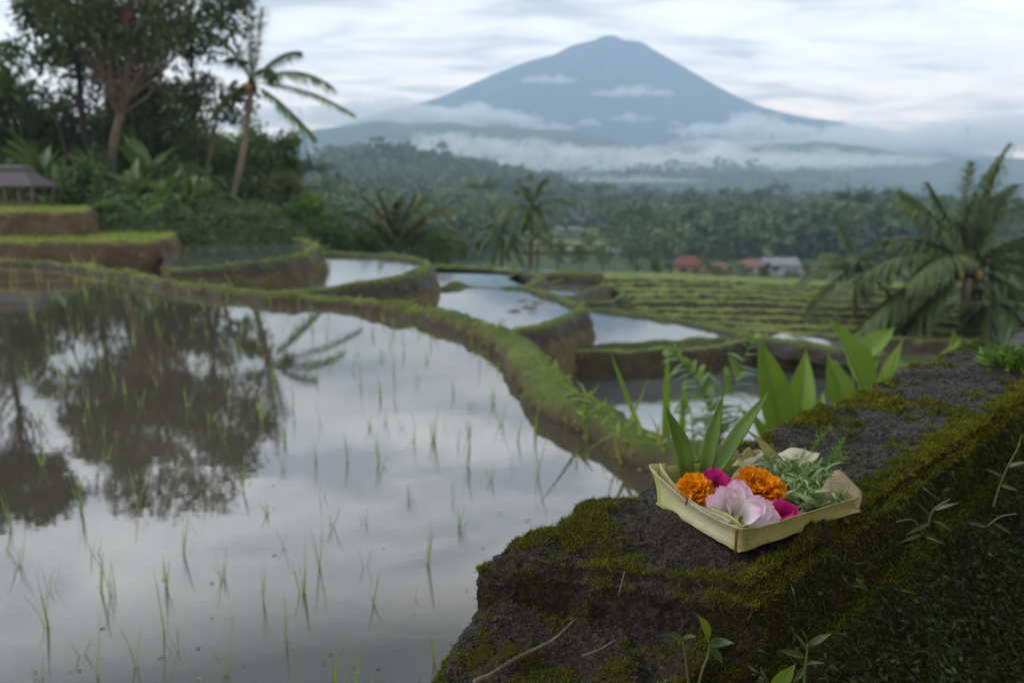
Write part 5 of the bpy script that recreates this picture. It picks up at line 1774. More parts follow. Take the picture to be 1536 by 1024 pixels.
def ribbon(name, low, high, mat, nv=9, belly=0.0, thick=0.0009, label=None, wr=0.0, step=0.004):
    """a strip between a lower and an upper edge line"""
    n = max(12, int(sum(np.linalg.norm(np.asarray(low[k + 1]) - low[k]) for k in range(len(low) - 1)) / step))
    def rs(p):
        s = spline(p, 0.002)
        f = np.linspace(0, len(s) - 1, n)
        return np.stack([np.interp(f, np.arange(len(s)), s[:, k]) for k in range(3)], 1)
    lo, hi = rs(low), rs(high)
    tan = unit(np.gradient(lo, axis=0))
    out = unit(np.cross(tan, hi - lo))
    v = np.linspace(0, 1, nv)
    V = lo[:, None] + (hi - lo)[:, None] * v[None, :, None] + out[:, None] * (belly * np.sin(v * PI))[None, :, None]
    flat = V.reshape(-1, 3)
    flat = flat + np.stack([fbm(flat, 28, 3, 3 + k) for k in range(3)], 1) * 0.0026
    if wr:
        flat = flat + np.stack([fbm(flat, 75, 3, 13 + k) + 0.6 * fbm(flat, 170, 2, 23 + k) for k in range(3)], 1) * wr
    mb = MB().add(flat - T0, grid_quads(n, nv), None, np.tile(v, n))
    o = mb.build(name, mat, tray)
    md = o.modifiers.new("thickness", 'SOLIDIFY')
    md.thickness = thick
    md.offset = 0
    if label:
        o["label"] = label
    return o


def up(p, h, out=(0, 0), f=0.0):
    return np.asarray(p, float) + np.array([out[0], out[1], h])


eL, eR = unit(cL - cF), unit(cR - cF)         # along the two visible sides
cen = (cL + cR) / 2
M = lambda a, b, f: a + (b - a) * f
oF, oL, oR, oB = -(eL + eR) * 0.006, (eL - eR) * 0.006, (eR - eL) * 0.008, (eL + eR) * 0.006
# floor of the tray
mb = MB()
g = np.linspace(0, 1, 14)
A_, B_ = np.meshgrid(g, g, indexing='ij')
fl = cF + A_[..., None] * (cL - cF) + B_[..., None] * (cR - cF)
fl = fl.reshape(-1, 3)
fl[:, 2] += 0.002 + 0.0012 * fbm(fl, 40, 2, 2)
mb.add(fl - T0, grid_quads(14, 14), None, np.tile(g, 14))
o = mb.build("tray_base", M_STRIPY, tray)
md = o.modifiers.new("thickness", 'SOLIDIFY')
md.thickness = 0.001
# side walls
rl = lambda c, k: c  # corners already rounded by the spline
ribbon("side_strip", [M(cL, cB, 0.10), M(cL, cB, 0.02), M(cL, cF, 0.05), M(cL, cF, 0.3), M(cL, cF, 0.62), M(cL, cF, 0.86), M(cL, cF, 0.96) + eR * 0.004, M(cF, cR, 0.08)],
       [up(M(cL, cB, 0.14), 0.046, oL), up(M(cL, cB, 0.03), 0.047, oL * 1.4), up(M(cL, cF, 0.05), 0.044, oL * 1.4), up(M(cL, cF, 0.3), 0.034, (oL + oF) / 2), up(M(cL, cF, 0.62), 0.027, (oL + oF) / 2), up(M(cL, cF, 0.86), 0.028, oF * 1.1), up(M(cL, cF, 0.97) + eR * 0.004, 0.031, oF * 1.1), up(M(cF, cR, 0.08), 0.031, oF * 1.0)],
       M_STRIP, belly=-0.0045)
ribbon("side_strip", [M(cF, cL, 0.10) - eR * 0.0015, M(cF, cL, 0.025) + eR * 0.003, M(cF, cR, 0.06), M(cF, cR, 0.25), M(cF, cR, 0.55), M(cF, cR, 0.8), up(M(cF, cR, 1.0), 0.004, oR), PY(1290, 768, .852)],
       [up(M(cF, cL, 0.10), 0.029, oF * 1.5), up(M(cF, cL, 0.02) + eR * 0.003, 0.031, oF * 1.5), up(M(cF, cR, 0.06), 0.030, oF * 1.4), up(M(cF, cR, 0.25), 0.024, oF * 1.2), up(M(cF, cR, 0.55), 0.024, oR * 0.8), up(M(cF, cR, 0.80), 0.024, oR * 1.4), PY(1283, 747, .846), PY(1291, 739, .857)],
       M_STRIPY, belly=-0.006, label="yellow front strip widening towards the flared corner")
ribbon("corner_flap", [PY(1188, 778, .832), PY(1222, 772, .842), PY(1258, 764, .850), PY(1287, 766, .848)],
       [PY(1206, 756, .846), PY(1234, 728, .858), PY(1257, 704, .868), PY(1291, 738, .858)],
       M_STRIPT, belly=0.004, label="tan flared corner flap folded outwards")
ribbon("side_strip", [M(cR, cB, 0.40), M(cR, cB, 0.6), M(cR, cB, 0.95), M(cB, cL, 0.05), M(cB, cL, 0.4), M(cB, cL, 0.75), M(cB, cL, 0.97), M(cL, cF, 0.06)],
       [up(M(cR, cB, 0.40), 0.016, oR), up(M(cR, cB, 0.6), 0.022, oB), up(M(cR, cB, 0.95), 0.030, oB * 1.5), up(M(cB, cL, 0.05), 0.032, oB * 1.5), up(M(cB, cL, 0.4), 0.032, oB), up(M(cB, cL, 0.75), 0.038, oB), up(M(cB, cL, 0.97), 0.043, oL), up(M(cL, cF, 0.06), 0.043, oL * 0.6)],
       M_STRIPY, belly=-0.002, label="yellow back strip of the tray")
# second strip lapped inside at the left corner
ribbon("lining_strip", [M(cL, cF, 0.02) + eR * 0.006, M(cL, cF, 0.25) + eR * 0.007, M(cL, cF, 0.55) + eR * 0.006, M(cL, cF, 0.85) + eR * 0.006],
       [up(M(cL, cF, 0.0), 0.050, eR * 0.004), up(M(cL, cF, 0.22), 0.030, eR * 0.006), up(M(cL, cF, 0.55), 0.025, eR * 0.005), up(M(cL, cF, 0.88), 0.028, eR * 0.003)],
       M_STRIP, label="pale green lining strip lapped inside the rim")
ribbon("lining_strip", [M(cF, cL, 0.42) + eR * 0.012, M(cF, cL, 0.2) + eR * 0.014, M(cF, cR, 0.1) + eL * 0.012, M(cF, cR, 0.25) + eL * 0.010],
       [up(M(cF, cL, 0.42), 0.027, eR * 0.008), up(M(cF, cL, 0.2), 0.028, eR * 0.010), up(M(cF, cR, 0.06), 0.026, eL * 0.008), up(M(cF, cR, 0.2), 0.016, eL * 0.006)],
       M_STRIPY, label="green lining strip at the front corner")
# upright pale tips and the crumpled dry leaf at the back
Yb = 0.93
ribbon("leaf_tip", [PY(1148, 690, Yb), PY(1140, 668, Yb), PY(1122, 646, Yb)], [PY(1172, 686, Yb), PY(1150, 664, Yb), PY(1124, 645, Yb)], M_STRIPY, nv=5, label="pale leaf tip standing at the back of the tray")
ribbon("leaf_tip", [PY(1102, 686, Yb), PY(1090, 668, Yb), PY(1076, 655, Yb)], [PY(1115, 684, Yb), PY(1096, 664, Yb), PY(1078, 653, Yb)], M_STRIPW, nv=5, label="second small white leaf tip")
ribbon("leaf_tip", [PY(1098, 700, Yb - .01), PY(1108, 688, Yb), PY(1120, 672, Yb)], [PY(1130, 700, Yb - .01), PY(1134, 684, Yb), PY(1124, 670, Yb)], M_STRIPY, nv=5, label="yellow leaf end folded over the back rim")
ribbon("crumpled_leaf", [PY(1120, 702, .915), PY(1142, 690, .922), PY(1166, 697, .925), PY(1192, 688, .925), PY(1212, 694, .922), PY(1230, 686, .922)],
       [PY(1118, 690, .925), PY(1140, 681, .935), PY(1162, 681, .945), PY(1190, 673, .945), PY(1214, 676, .94), PY(1232, 680, .935)], M_STRIPW, nv=13, belly=0.0015, wr=0.0016, step=0.002, label="crumpled whitish dry leaf along the back rim")
ribbon("crumpled_leaf", [PY(1084, 740, .885), PY(1098, 727, .89), PY(1110, 712, .90), PY(1130, 700, .91), PY(1152, 698, .915)],
       [PY(1090, 726, .895), PY(1102, 708, .905), PY(1116, 698, .915), PY(1134, 690, .925), PY(1154, 688, .925)], M_STRIPW, nv=11, belly=-0.0015, wr=0.0014, step=0.002, label="narrow pale dry leaf with dark specks")
# bamboo pins
for (u0, v0, u1, v1, Y, lb) in [(1105, 795, 1103, 829, 0.752, "brown bamboo pin at the front corner"), (1031, 746, 1029, 757, 0.812, "short brown pin end on the long side")]:
    a, b_ = PY(u0, v0, Y - .013), PY(u1, v1, Y - .013)
    mb = MB()
    tube(mb, np.linspace(a, b_, 6) - T0, 0.0014 if v1 - v0 > 20 else 0.0011, 7)
    mb.build("bamboo_pin", M_PIN, tray)["label"] = lb


# ---- flowers
def petal_mat(name, base, tip, edge, sc=60.0, trans=0.3):
    t = NT(name)
    n = t.noise(sc, 4, 0.6, t.pos())
    col = t.ramp(t.math('ADD', t.math('MULTIPLY', t.attr("tint"), 0.75), t.math('MULTIPLY', n, 0.25)), [(0.2, base), (0.6, tip), (0.9, edge)])
    p = t.bsdf(col, 0.75, 0.12, n, 0.3, 0.001)
    tr = t.n("BsdfTranslucent")
    t.l(col, tr.inputs["Color"])
    mx = t.n("MixShader")
    mx.inputs[0].default_value = trans
    t.l(p.outputs[0], mx.inputs[1])
    t.l(tr.outputs[0], mx.inputs[2])
    return t.done(mx)


M_ORANGE = petal_mat("marigold petals", (0.42, 0.10, 0.003), (0.78, 0.26, 0.004), (0.88, 0.36, 0.012))
M_MAG = petal_mat("magenta petals", (0.36, 0.008, 0.12), (0.58, 0.02, 0.22), (0.68, 0.06, 0.32))
M_PINKW = petal_mat("pale pink petals", (0.80, 0.78, 0.74), (0.82, 0.74, 0.80), (0.72, 0.40, 0.64), 90)
M_SEPAL = leaf_mat("flower base", (0.06, 0.10, 0.02), (0.10, 0.16, 0.04))


def petal(mb, p0, d, upv, L, W, arch, cup, t0, t1, seed, nu=7, nv=5, frill=0.0):
    d = unit(d)
    s = unit(np.cross(d, upv))
    n = np.cross(s, d)
    t = np.linspace(0, 1, nu)
    prof = np.clip(0.28 + 1.1 * t ** 0.8, 0, 1) * np.sqrt(np.clip(1 - (np.clip(t - 0.55, 0, 1) / 0.47) ** 2.2, 0.02, 1))
    v = np.linspace(-1, 1, nv)
    T, V_ = np.meshgrid(t, v, indexing='ij')
    rng = np.random.default_rng(seed)
    ph = rng.random(2) * 6
    c = p0 + d * (L * T)[..., None] + n * (arch * L * (T - T ** 2 * 1.6))[..., None] + s * (V_ * prof[:, None] * W / 2)[..., None]
    c = c + n * (cup * W * (V_ ** 2) * prof[:, None] + frill * W * np.sin(V_ * 5 + ph[0]) * T ** 2)[..., None]
    c = c + d * (frill * L * 0.35 * np.sin(V_ * 6 + ph[1]) * T ** 3)[..., None]
    mb.add(c.reshape(-1, 3), grid_quads(nu, nv), None, (t0 + (t1 - t0) * T).ravel())


def marigold(c, R, axis, seed, label, squash=0.75):
    """a full double head of frilled petals in rings round a domed centre"""
    rng = np.random.default_rng(seed)
    root = empty("marigold", c, label, "flower")
    ax = unit(np.asarray(axis, float))
    u = unit(np.cross(ax, [0.3, 0.9, 0.1]))
    w = np.cross(ax, u)
    rings = [(8, 82, 0.30, 0.50), (12, 66, 0.48, 0.55), (15, 50, 0.66, 0.58), (18, 32, 0.84, 0.60), (20, 14, 0.98, 0.58), (20, -6, 1.0, 0.55), (16, -28, 0.9, 0.5)]
    for k, (n, el, Lf, Wf) in enumerate(rings):
        mb = MB()
        for j in range(n):
            a = (j + 0.5 * (k % 2) + rng.normal() * 0.18) / n * 2 * PI
            e = math.radians(el + rng.normal() * 8)
            rad = math.cos(a) * u + math.sin(a) * w
            d = rad * math.cos(e) + ax * math.sin(e) * squash
            L = R * Lf * (0.92 + 0.16 * rng.random())
            petal(mb, rad * R * 0.06, d, ax - rad * 0.4, L, R * Wf * (0.85 + 0.3 * rng.random()), -0.12 + rng.normal() * 0.08, 0.25, 0.0 + 0.15 * rng.random(), 0.75 + 0.3 * rng.random(), seed * 77 + k * 31 + j, 7, 5, 0.16)
        mb.build("petal_ring", M_ORANGE, root)
    mb = MB()
    tube(mb, [-ax * R * 0.75, -ax * R * 0.4, -ax * R * 0.05], [R * 0.2, R * 0.34, R * 0.25], 10)
    mb.build("flower_base", M_SEPAL, root)
    return root


marigold(PY(1041, 737, 0.838), 0.0215, (-0.15, -0.45, 0.9), 3, "smaller orange marigold head between the green blades and the tray's long side")
marigold(PY(1139, 735, 0.862), 0.0285, (0.0, -0.42, 0.92), 4, "larger orange marigold head in the middle of the tray")


def loose_flower(name, c, petals, mat, label, seed, base=True, k_=1.0):
    """petals: list of (dir, length, width, up, arch, cup)"""
    root = empty(name, c, label, "flower")
    for k, (d, L, W, u_, ar, cu) in enumerate(petals):
        mb = MB()
        petal(mb, np.zeros(3), np.asarray(d, float), np.asarray(u_, float), L * k_, W * k_, ar, cu, 0.0, 1.0, seed * 50 + k, 12, 9, 0.07)
        mb.build("petal", mat, root)
    if base:
        mb = MB()
        tube(mb, [(0, 0, -0.008), (0, 0, -0.002), (0, 0, 0.003)], [0.002, 0.0035, 0.002], 8)
        mb.build("flower_base", M_SEPAL, root)
    return root


F_ = np.array([0.2, -1, 0])       # roughly towards the viewer
loose_flower("blossom", PY(1070, 728, 0.866), [((-0.9, -0.2, 0.45), .020, .024, (0, -.5, 1), .15, .2), ((-0.3, -0.4, 0.75), .019, .024, (0, -1, .6), .2, .2), ((0.5, -0.4, 0.65), .020, .024, (0, -1, .6), .2, .2), ((1, -0.2, 0.25), .022, .022, (0, -.5, 1), .2, .2), ((0.1, 0.3, 0.9), .020, .024, (0, -1, .3), .1, .15), ((0.3, -0.9, 0.15), .018, .022, (0, 0, 1), .2, .2)],
             M_MAG, "magenta blossom tucked behind the two marigolds", 7)
loose_flower("blossom", PY(1168, 776, 0.826), [((-0.15, -0.2, 0.9), .022, .024, (0, -1, .3), .1, .2), ((0.75, -0.3, 0.55), .021, .022, (0, -1, .5), .15, .2), ((0.9, -0.35, 0.0), .023, .020, (0, -.6, 1), .2, .2), ((-0.7, -0.4, 0.35), .020, .022, (0, -.6, 1), .2, .2), ((0.25, -0.75, 0.35), .018, .024, (0, -.4, 1), .15, .2)],
             M_MAG, "magenta blossom lying against the tray's front strip", 8, k_=1.1)
loose_flower("blossom", PY(1096, 772, 0.800), [((-0.85, -0.25, 0.75), .030, .020, (0, -1, .3), .12, .25), ((-0.45, -0.3, 1.0), .033, .021, (0, -1, .2), .10, .25), ((-0.05, -0.25, 1.1), .034, .022, (0, -1, .2), .10, .25), ((0.35, -0.2, 0.95), .031, .021, (0, -1, .25), .12, .25), ((-1.0, -0.4, 0.35), .026, .018, (0, -1, .6), .15, .25), ((-0.2, -0.6, 0.65), .026, .020, (0, -.8, .7), .2, .25), ((0.2, 0.1, 1.0), .032, .022, (0, -1, .1), .1, .2)],
             M_PINKW, "pale pink and white blossom standing in the tray's front corner", 9, k_=1.2)
loose_flower("blossom", PY(1112, 778, 0.790), [((0.55, -0.15, 0.75), .028, .021, (0, -1, .3), .12, .25), ((0.95, -0.2, 0.6), .031, .022, (0, -1, .4), .15, .25), ((0.85, -0.35, 0.12), .034, .024, (0, -.7, .8), .30, .28), ((0.35, -0.5, 0.45), .024, .020, (0, -.8, .7), .2, .25), ((1.0, -0.1, 0.35), .030, .020, (0, -.8, .6), .2, .25), ((0.5, -0.6, 0.0), .022, .022, (0, -.4, 1), .25, .25)],
             M_PINKW, "paler whitish blossom drooping beside the standing pink one", 10, k_=1.15)

# ---- three upright green blades
t = NT("pandan blade")
w_ = t.n("TexNoise", noise_dimensions='1D')
w_.inputs["Scale"].default_value = 26
t.l(t.attr("tint"), w_.inputs["W"])
n = t.noise(30, 4, 0.6, t.pos())
col = t.ramp(t.math('ADD', t.math('MULTIPLY', w_.outputs["Fac"], 0.5), t.math('MULTIPLY', n, 0.5)), [(0.3, (0.060, 0.135, 0.014)), (0.7, (0.14, 0.26, 0.034))])
p_ = t.bsdf(col, 0.36, 0.5, w_.outputs["Fac"], 0.5, 0.0012)
tr_ = t.n("BsdfTranslucent")
t.l(t.mix(0.5, col, (0.12, 0.26, 0.02)), tr_.inputs["Color"])
mx = t.n("MixShader")
mx.inputs[0].default_value = 0.3
t.l(p_.outputs[0], mx.inputs[1])
t.l(tr_.outputs[0], mx.inputs[2])
M_BLADE = t.done(mx)


def green_blade(b, m, tpt, W, face, label):
    p = spline([b, m, tpt], 0.0025)
    n_ = len(p)
    f = np.linspace(0, 1, n_)
    tan = unit(np.gradient(p, axis=0))
    s = unit(np.cross(tan, np.asarray(face, float)))
    nn = np.cross(s, tan)
    wd = W / 2 * np.clip(0.72 + 0.9 * f, 0, 1) * np.clip((1 - f) * 2.3, 0.0, 1) ** 0.85 + 0.0002
    v = np.linspace(-1, 1, 9)
    V = p[:, None] + s[:, None] * (wd[:, None] * v[None])[..., None] + nn[:, None] * (np.abs(v)[None] * wd[:, None] * 0.28)[..., None]
    mb = MB().add(V.reshape(-1, 3) - b, grid_quads(n_, 9), None, np.tile((v + 1) / 2, n_))
    o = mb.build("leaf_blade", M_BLADE, loc=b)
    md = o.modifiers.new("thickness", 'SOLIDIFY')
    md.thickness = 0.0006
    return tag(o, label, "leaf")


green_blade(PY(1034, 730, 0.875), PY(1022, 668, 0.882), PY(999, 611, 0.88), 0.0185, (0.1, -1, 0.15), "shortest green blade, leaning away from the other two over the tray's rim")
green_blade(PY(1056, 722, 0.885), PY(1067, 660, 0.892), PY(1084, 595, 0.90), 0.0165, (-0.25, -1, 0.1), "middle green blade standing almost upright in the tray")
green_blade(PY(1064, 722, 0.880), PY(1104, 655, 0.892), PY(1154, 587, 0.90), 0.0165, (-0.55, -1, 0.3), "longest green blade slanting across the back of the tray")

# ---- shredded leaf heap
M_SHRED = leaf_mat("shredded pandan", (0.045, 0.09, 0.03), (0.19, 0.27, 0.12), (0.38, 0.42, 0.28), 0.5, 0.25)
rng = np.random.default_rng(31)
mb = MB()
hc = PY(1199, 750, 0.886)
ax1, ax2 = eR, eL
for k in range(520):
    a, rr = rng.random() * 2 * PI, math.sqrt(rng.random())
    ox, oy = math.cos(a) * rr * 0.042, math.sin(a) * rr * 0.052
    p0 = hc + ax1 * ox + ax2 * oy
    p0[2] = ZB + 0.006 + (1 - rr ** 2) * 0.030 * (0.5 + 0.5 * rng.random()) + 0.006 * rng.random()
    d = unit(rng.normal(size=3) * np.array([1, 1, 0.55]) + np.array([0, 0, 0.15]))
    L = 0.016 + 0.020 * rng.random()
    curl = rng.normal(size=3) * 0.7
    n_ = 12
    t_ = np.linspace(0, 1, n_)
    cv = unit(np.cross(d, curl))
    ang_ = (rng.random() * 4.5 + 0.6) * t_
    pts = p0 + L * (np.cumsum(np.cos(ang_))[:, None] * d + np.cumsum(np.sin(ang_))[:, None] * cv) / n_
    s = unit(np.cross(d, cv) + rng.normal(size=3) * 0.3)
    w = (0.0010 + 0.0010 * rng.random()) * np.clip((1 - t_) * 4, 0.2, 1)
    V = np.stack([pts - s * w[:, None], pts + s * w[:, None]], 1)
    mb.add(V.reshape(-1, 3), grid_quads(n_, 2), None, np.clip(0.5 + rng.normal() * 0.28, 0, 1))
tag(mb.build("shredded_leaves", M_SHRED), "heap of finely shredded pale green leaf in the tray", "leaf shreds", kind="stuff")


def sprig(name, pts, seed, label, n=70, size=0.008):
    rng = np.random.default_rng(seed)
    p = spline([PY(*q) for q in pts], 0.002)
    b = p[0].copy()
    root = empty(name, b, label, "sprig")
    st = MB()
    tube(st, p - b, np.linspace(0.0009, 0.0004, len(p)), 5)
    st.build("stem", M_STEM, root)
    lf = MB()
    f = rng.random(n) * 0.95 + 0.05
    base = np.stack([np.interp(f, np.linspace(0, 1, len(p)), p[:, k]) for k in range(3)], 1) - b
    d = rand_dirs(n, 0.5, rng)
    blades(lf, base, d, rng.normal(size=d.shape) * 0.7, size * (0.5 + 0.8 * rng.random(n)), size * 0.15, 3, rng.random(n), 0.6)
    lf.build("leaf", M_LEAF_BRIGHT, root, smooth=False)
    return root


sprig("green_sprig", [(1222, 712, .93), (1245, 690, .95), (1262, 668, .97), (1268, 655, .98)], 1, "feathery green sprig sticking out over the tray's flared corner", 130, 0.012)
sprig("green_sprig", [(1200, 690, .95), (1220, 672, .97), (1236, 652, .99), (1248, 641, 1.0)], 2, "thin green sprig rising behind the crumpled dry leaf", 80, 0.010)
sprig("green_sprig", [(1225, 722, .92), (1240, 705, .93), (1256, 690, .94), (1270, 688, .95)], 3, "short curly sprig lying against the heap of shreds", 110, 0.010)
sprig("green_sprig", [(1150, 684, .96), (1158, 676, .97), (1160, 664, .98)], 4, "tiny sprig behind the pale leaf tips", 26, 0.007)
sprig("green_sprig", [(1176, 684, .96), (1184, 676, .97), (1188, 664, .98)], 5, "tiny sprig just behind the white crumpled leaf", 26, 0.007)
# ------------------------------------------------------------------ land under the plants behind the wall
sheet("lower_ground", [(-0.3, 3.9), (0.9, 3.0), (2.6, 2.9), (6.6, 6.9), (6.0, 8.4), (0.2, 8.4)], -1.38, M_BANK, "low grassy ground between the main bank and the lowest paddy")

# ---- broad-leaved plants beyond the wall
def aimed_plant(name, base_u, Y, zb, leaves, label, mat, seed, cat="plant"):
    """leaves: (foot px, tip px, width px, facing) at depth Y"""
    b = np.array([PX(base_u, zb, Y), Y, zb])
    root = empty(name, b, label, cat)
    st = MB()
    for k, (fu, fv, tu, tv, wpx, face, dy) in enumerate(leaves):
        p0, p1 = PY(fu, fv, Y + dy) - b, PY(tu, tv, Y + dy * 1.5) - b
        q = spline([np.array([0, 0, 0]), np.array([p0[0] * 0.35, p0[1] * 0.35, p0[2] * 0.55]), p0], 0.06)
        tube(st, q, np.linspace(0.028, 0.010, len(q)), 8, 0.6)
        lm = MB()
        L = np.linalg.norm(p1 - p0)
        d = unit(p1 - p0)
        leaf_surface(lm, p0, d, np.asarray(face, float), L * 1.03, pxm(wpx, Y), 0.10, 0.20, 22, 9, 0.3 + 0.5 * ((k * 37 % 10) / 10), 0.02, seed=seed + k)
        # the pale midrib
        f = np.linspace(0, 1, 12)
        s = unit(np.cross(d, np.asarray(face, float)))
        n_ = np.cross(s, d)
        mr = p0 + d * (L * f)[:, None] + n_ * (-0.10 * L * f ** 2 + 0.003)[:, None]
        lo = lm.build("leaf", mat, root)
        rb = MB()
        tube(rb, mr, np.linspace(0.007, 0.002, 12), 6, 0.9)
        rb.build("midrib", M_STEM, lo)
    st.build("stem", M_STEM, root)
    return root


aimed_plant("broad_leaf_plant", 1170, 4.5, -1.38, [(1172, 668, 1146, 506, 56, (0.2, -1, 0.25), 0), (1194, 655, 1210, 526, 44, (-0.3, -1, 0.2), 0.1), (1212, 660, 1236, 585, 26, (-0.5, -1, 0.2), 0.2), (1160, 680, 1128, 615, 22, (0.4, -1, 0.3), -0.1)],
            "young banana plant with two tall pointed leaves standing just beyond the wall", M_BROAD, 3)
aimed_plant("broad_leaf_plant", 1275, 4.3, -1.38, [(1266, 622, 1246, 532, 46, (0.1, -1, 0.1), 0.1), (1302, 608, 1258, 476, 78, (0.75, -0.8, 0.35), 0), (1280, 545, 1342, 486, 40, (-0.3, -0.6, 0.9), 0.2), (1318, 600, 1350, 508, 22, (-0.8, -0.6, 0.3), -0.1), (1290, 560, 1312, 520, 34, (-0.2, -0.9, 0.4), 0.15)],
            "young banana plant with one large folded leaf catching light beyond the wall", M_BROAD, 4)
aimed_plant("broad_leaf_plant", 1430, 5.2, -1.38, [(1430, 560, 1434, 496, 30, (0.1, -1, 0.3), 0), (1390, 570, 1442, 503, 16, (-0.5, -0.7, 0.6), -0.1), (1450, 560, 1470, 525, 20, (-0.5, -0.7, 0.6), 0)],
            "small plant with one pointed leaf showing over the far part of the wall", M_BROAD, 5)


def near_fern(bu, Y, zb, fr, seed, label, W):
    b = np.array([PX(bu, zb, Y), Y, zb])
    root = empty("fern", b, label, "fern")
    for k, (pts, n, wd) in enumerate(fr):
        p = spline([np.zeros(3)] + [PY(u, v, Y + 0.05 * k) - b for u, v in pts], 0.02)
        rng = np.random.default_rng(seed + k)
        mb = MB()
        tube(mb, p, np.linspace(0.012, 0.003, len(p)), 6, 0.8)
        L = len(p)
        s0 = int(L * 0.62)
        idx = np.linspace(s0, L - 2, n).astype(int)
        tan = unit(np.gradient(p, axis=0))[idx]
        sd = unit(np.cross(tan, np.array([0.1, -1, 0.35])))
        fr_ = np.linspace(0, 1, n)
        ll = wd * np.sin(np.clip(fr_ * 0.85 + 0.15, 0, 1) * PI) ** 0.7
        for sg in (1, -1):
            d = unit(sd * sg + tan * (0.5 + 0.5 * fr_)[:, None] + rng.normal(size=tan.shape) * 0.22)
            blades(mb, p[idx], d, np.array([0, 0, -1.0]) + rng.normal(size=tan.shape) * 0.15, ll * (0.55 + 0.6 * rng.random(n)), wd * 0.24, 4, 0.4 + 0.4 * rng.random(n), 0.35, 0.45)
        mb.build("frond", M_FERN, root, smooth=False)
    return root


M_FERN = leaf_mat("fern leaflets", (0.06, 0.12, 0.03), (0.13, 0.21, 0.05), None, 0.45, 0.3)
near_fern(1085, 4.6, -1.38, [([(1080, 640), (1098, 580), (1128, 515), (1150, 500)], 22, 0.24), ([(1070, 650), (1050, 580), (1020, 540), (990, 512)], 20, 0.22), ([(1100, 650), (1125, 620), (1140, 600)], 14, 0.16)], 5, "feathery fern with two long arching fronds beyond the wall", 0.1)
near_fern(1050, 4.9, -1.38, [([(1056, 660), (1066, 610), (1064, 570)], 16, 0.18), ([(1040, 655), (1030, 615), (1000, 590)], 16, 0.17)], 9, "smaller fern crouching behind the offering's green blades", 0.1)

# reed-like blades by the bank
for k, (u0, v0, u1, v1, wd, lb) in enumerate([(966, 600, 916, 532, 0.045, "single thin reed blade leaning over the lowest paddy"), (1000, 625, 997, 528, 0.075, "broad upright reed blade beside the leaning thin one"), (1022, 628, 1024, 560, 0.06, "shorter upright reed blade near the fern")]):
    Y = 5.0
    b, tp = PY(u0, v0 + 60, Y), PY(u1, v1, Y)
    mb = MB()
    blades(mb, np.zeros((1, 3)), [tp - b], np.array([[0.2, -0.2, -0.4]]), np.linalg.norm(tp - b) * 1.1, wd, 8, 0.6, 0.12, 0.55, face=np.array([[1.0, 0.2, 0]]))
    tag(mb.build("reed_blade", M_BROAD, loc=b), lb, "reed")

# ------------------------------------------------------------------ rice seedlings in the flooded paddy
M_RICE = leaf_mat("rice seedling", (0.085, 0.13, 0.03), (0.19, 0.27, 0.06), (0.28, 0.32, 0.12), 0.45, 0.35)


def seedling_mesh(seed, h, n, spread):
    rng = np.random.default_rng(seed)
    mb = MB()
    b = rng.normal(size=(n, 3)) * np.array([0.006, 0.006, 0])
    b[:, 2] = -0.03
    d = unit(rng.normal(size=(n, 3)) * np.array([spread, spread, 0]) + np.array([0, 0, 1]))
    bend = rng.normal(size=(n, 3)) * 0.6
    bend[:, 2] = -0.35 * rng.random(n)
    blades(mb, b, d, bend, (h + 0.03) * (0.55 + 0.5 * rng.random(n)), 0.0045 + 0.003 * rng.random(n), 6, np.clip(0.5 + rng.normal(size=n) * 0.2, 0, 1), 0.05 + 0.45 * rng.random(n) ** 2, 0.5)
    return mb.mesh("rice_seedling", M_RICE, False)


SM = [seedling_mesh(k, h, n, sp) for k, (h, n, sp) in enumerate([(0.20, 4, 0.10), (0.24, 5, 0.14), (0.17, 4, 0.18), (0.27, 3, 0.08), (0.22, 6, 0.16), (0.14, 3, 0.22), (0.25, 4, 0.12), (0.18, 5, 0.25), (0.30, 3, 0.10), (0.20, 2, 0.14)])]
spots = [(60, 1018), (122, 985), (150, 1010), (252, 945), (264, 975), (340, 1012), (350, 925), (300, 805), (335, 868), (140, 832), (165, 892), (75, 885), (150, 885), (272, 830), (402, 772), (366, 732), (425, 705), (482, 748), (497, 790), (426, 822), (455, 890), (548, 785), (550, 850), (618, 900), (612, 748), (576, 700), (688, 792), (680, 748), (737, 722), (650, 662), (602, 640), (500, 1030), (532, 1035), (548, 1042), (652, 992), (803, 715), (866, 690), (836, 626), (740, 602), (705, 650), (522, 690), (556, 642), (592, 600), (120, 770), (210, 760), (262, 700), (70, 940), (205, 1000), (430, 960), (395, 900), (250, 880), (30, 850), (20, 790), (560, 905), (480, 850), (640, 845), (775, 660), (700, 700), (880, 660)]
rng = np.random.default_rng(99)
poly = [Vector((p[0], p[1])) for p in MAIN]


def inside(x, y, P_):
    c, j = False, len(P_) - 1
    for i in range(len(P_)):
        if (P_[i].y > y) != (P_[j].y > y) and x < (P_[j].x - P_[i].x) * (y - P_[i].y) / (P_[j].y - P_[i].y) + P_[i].x:
            c = not c
        j = i
    return c


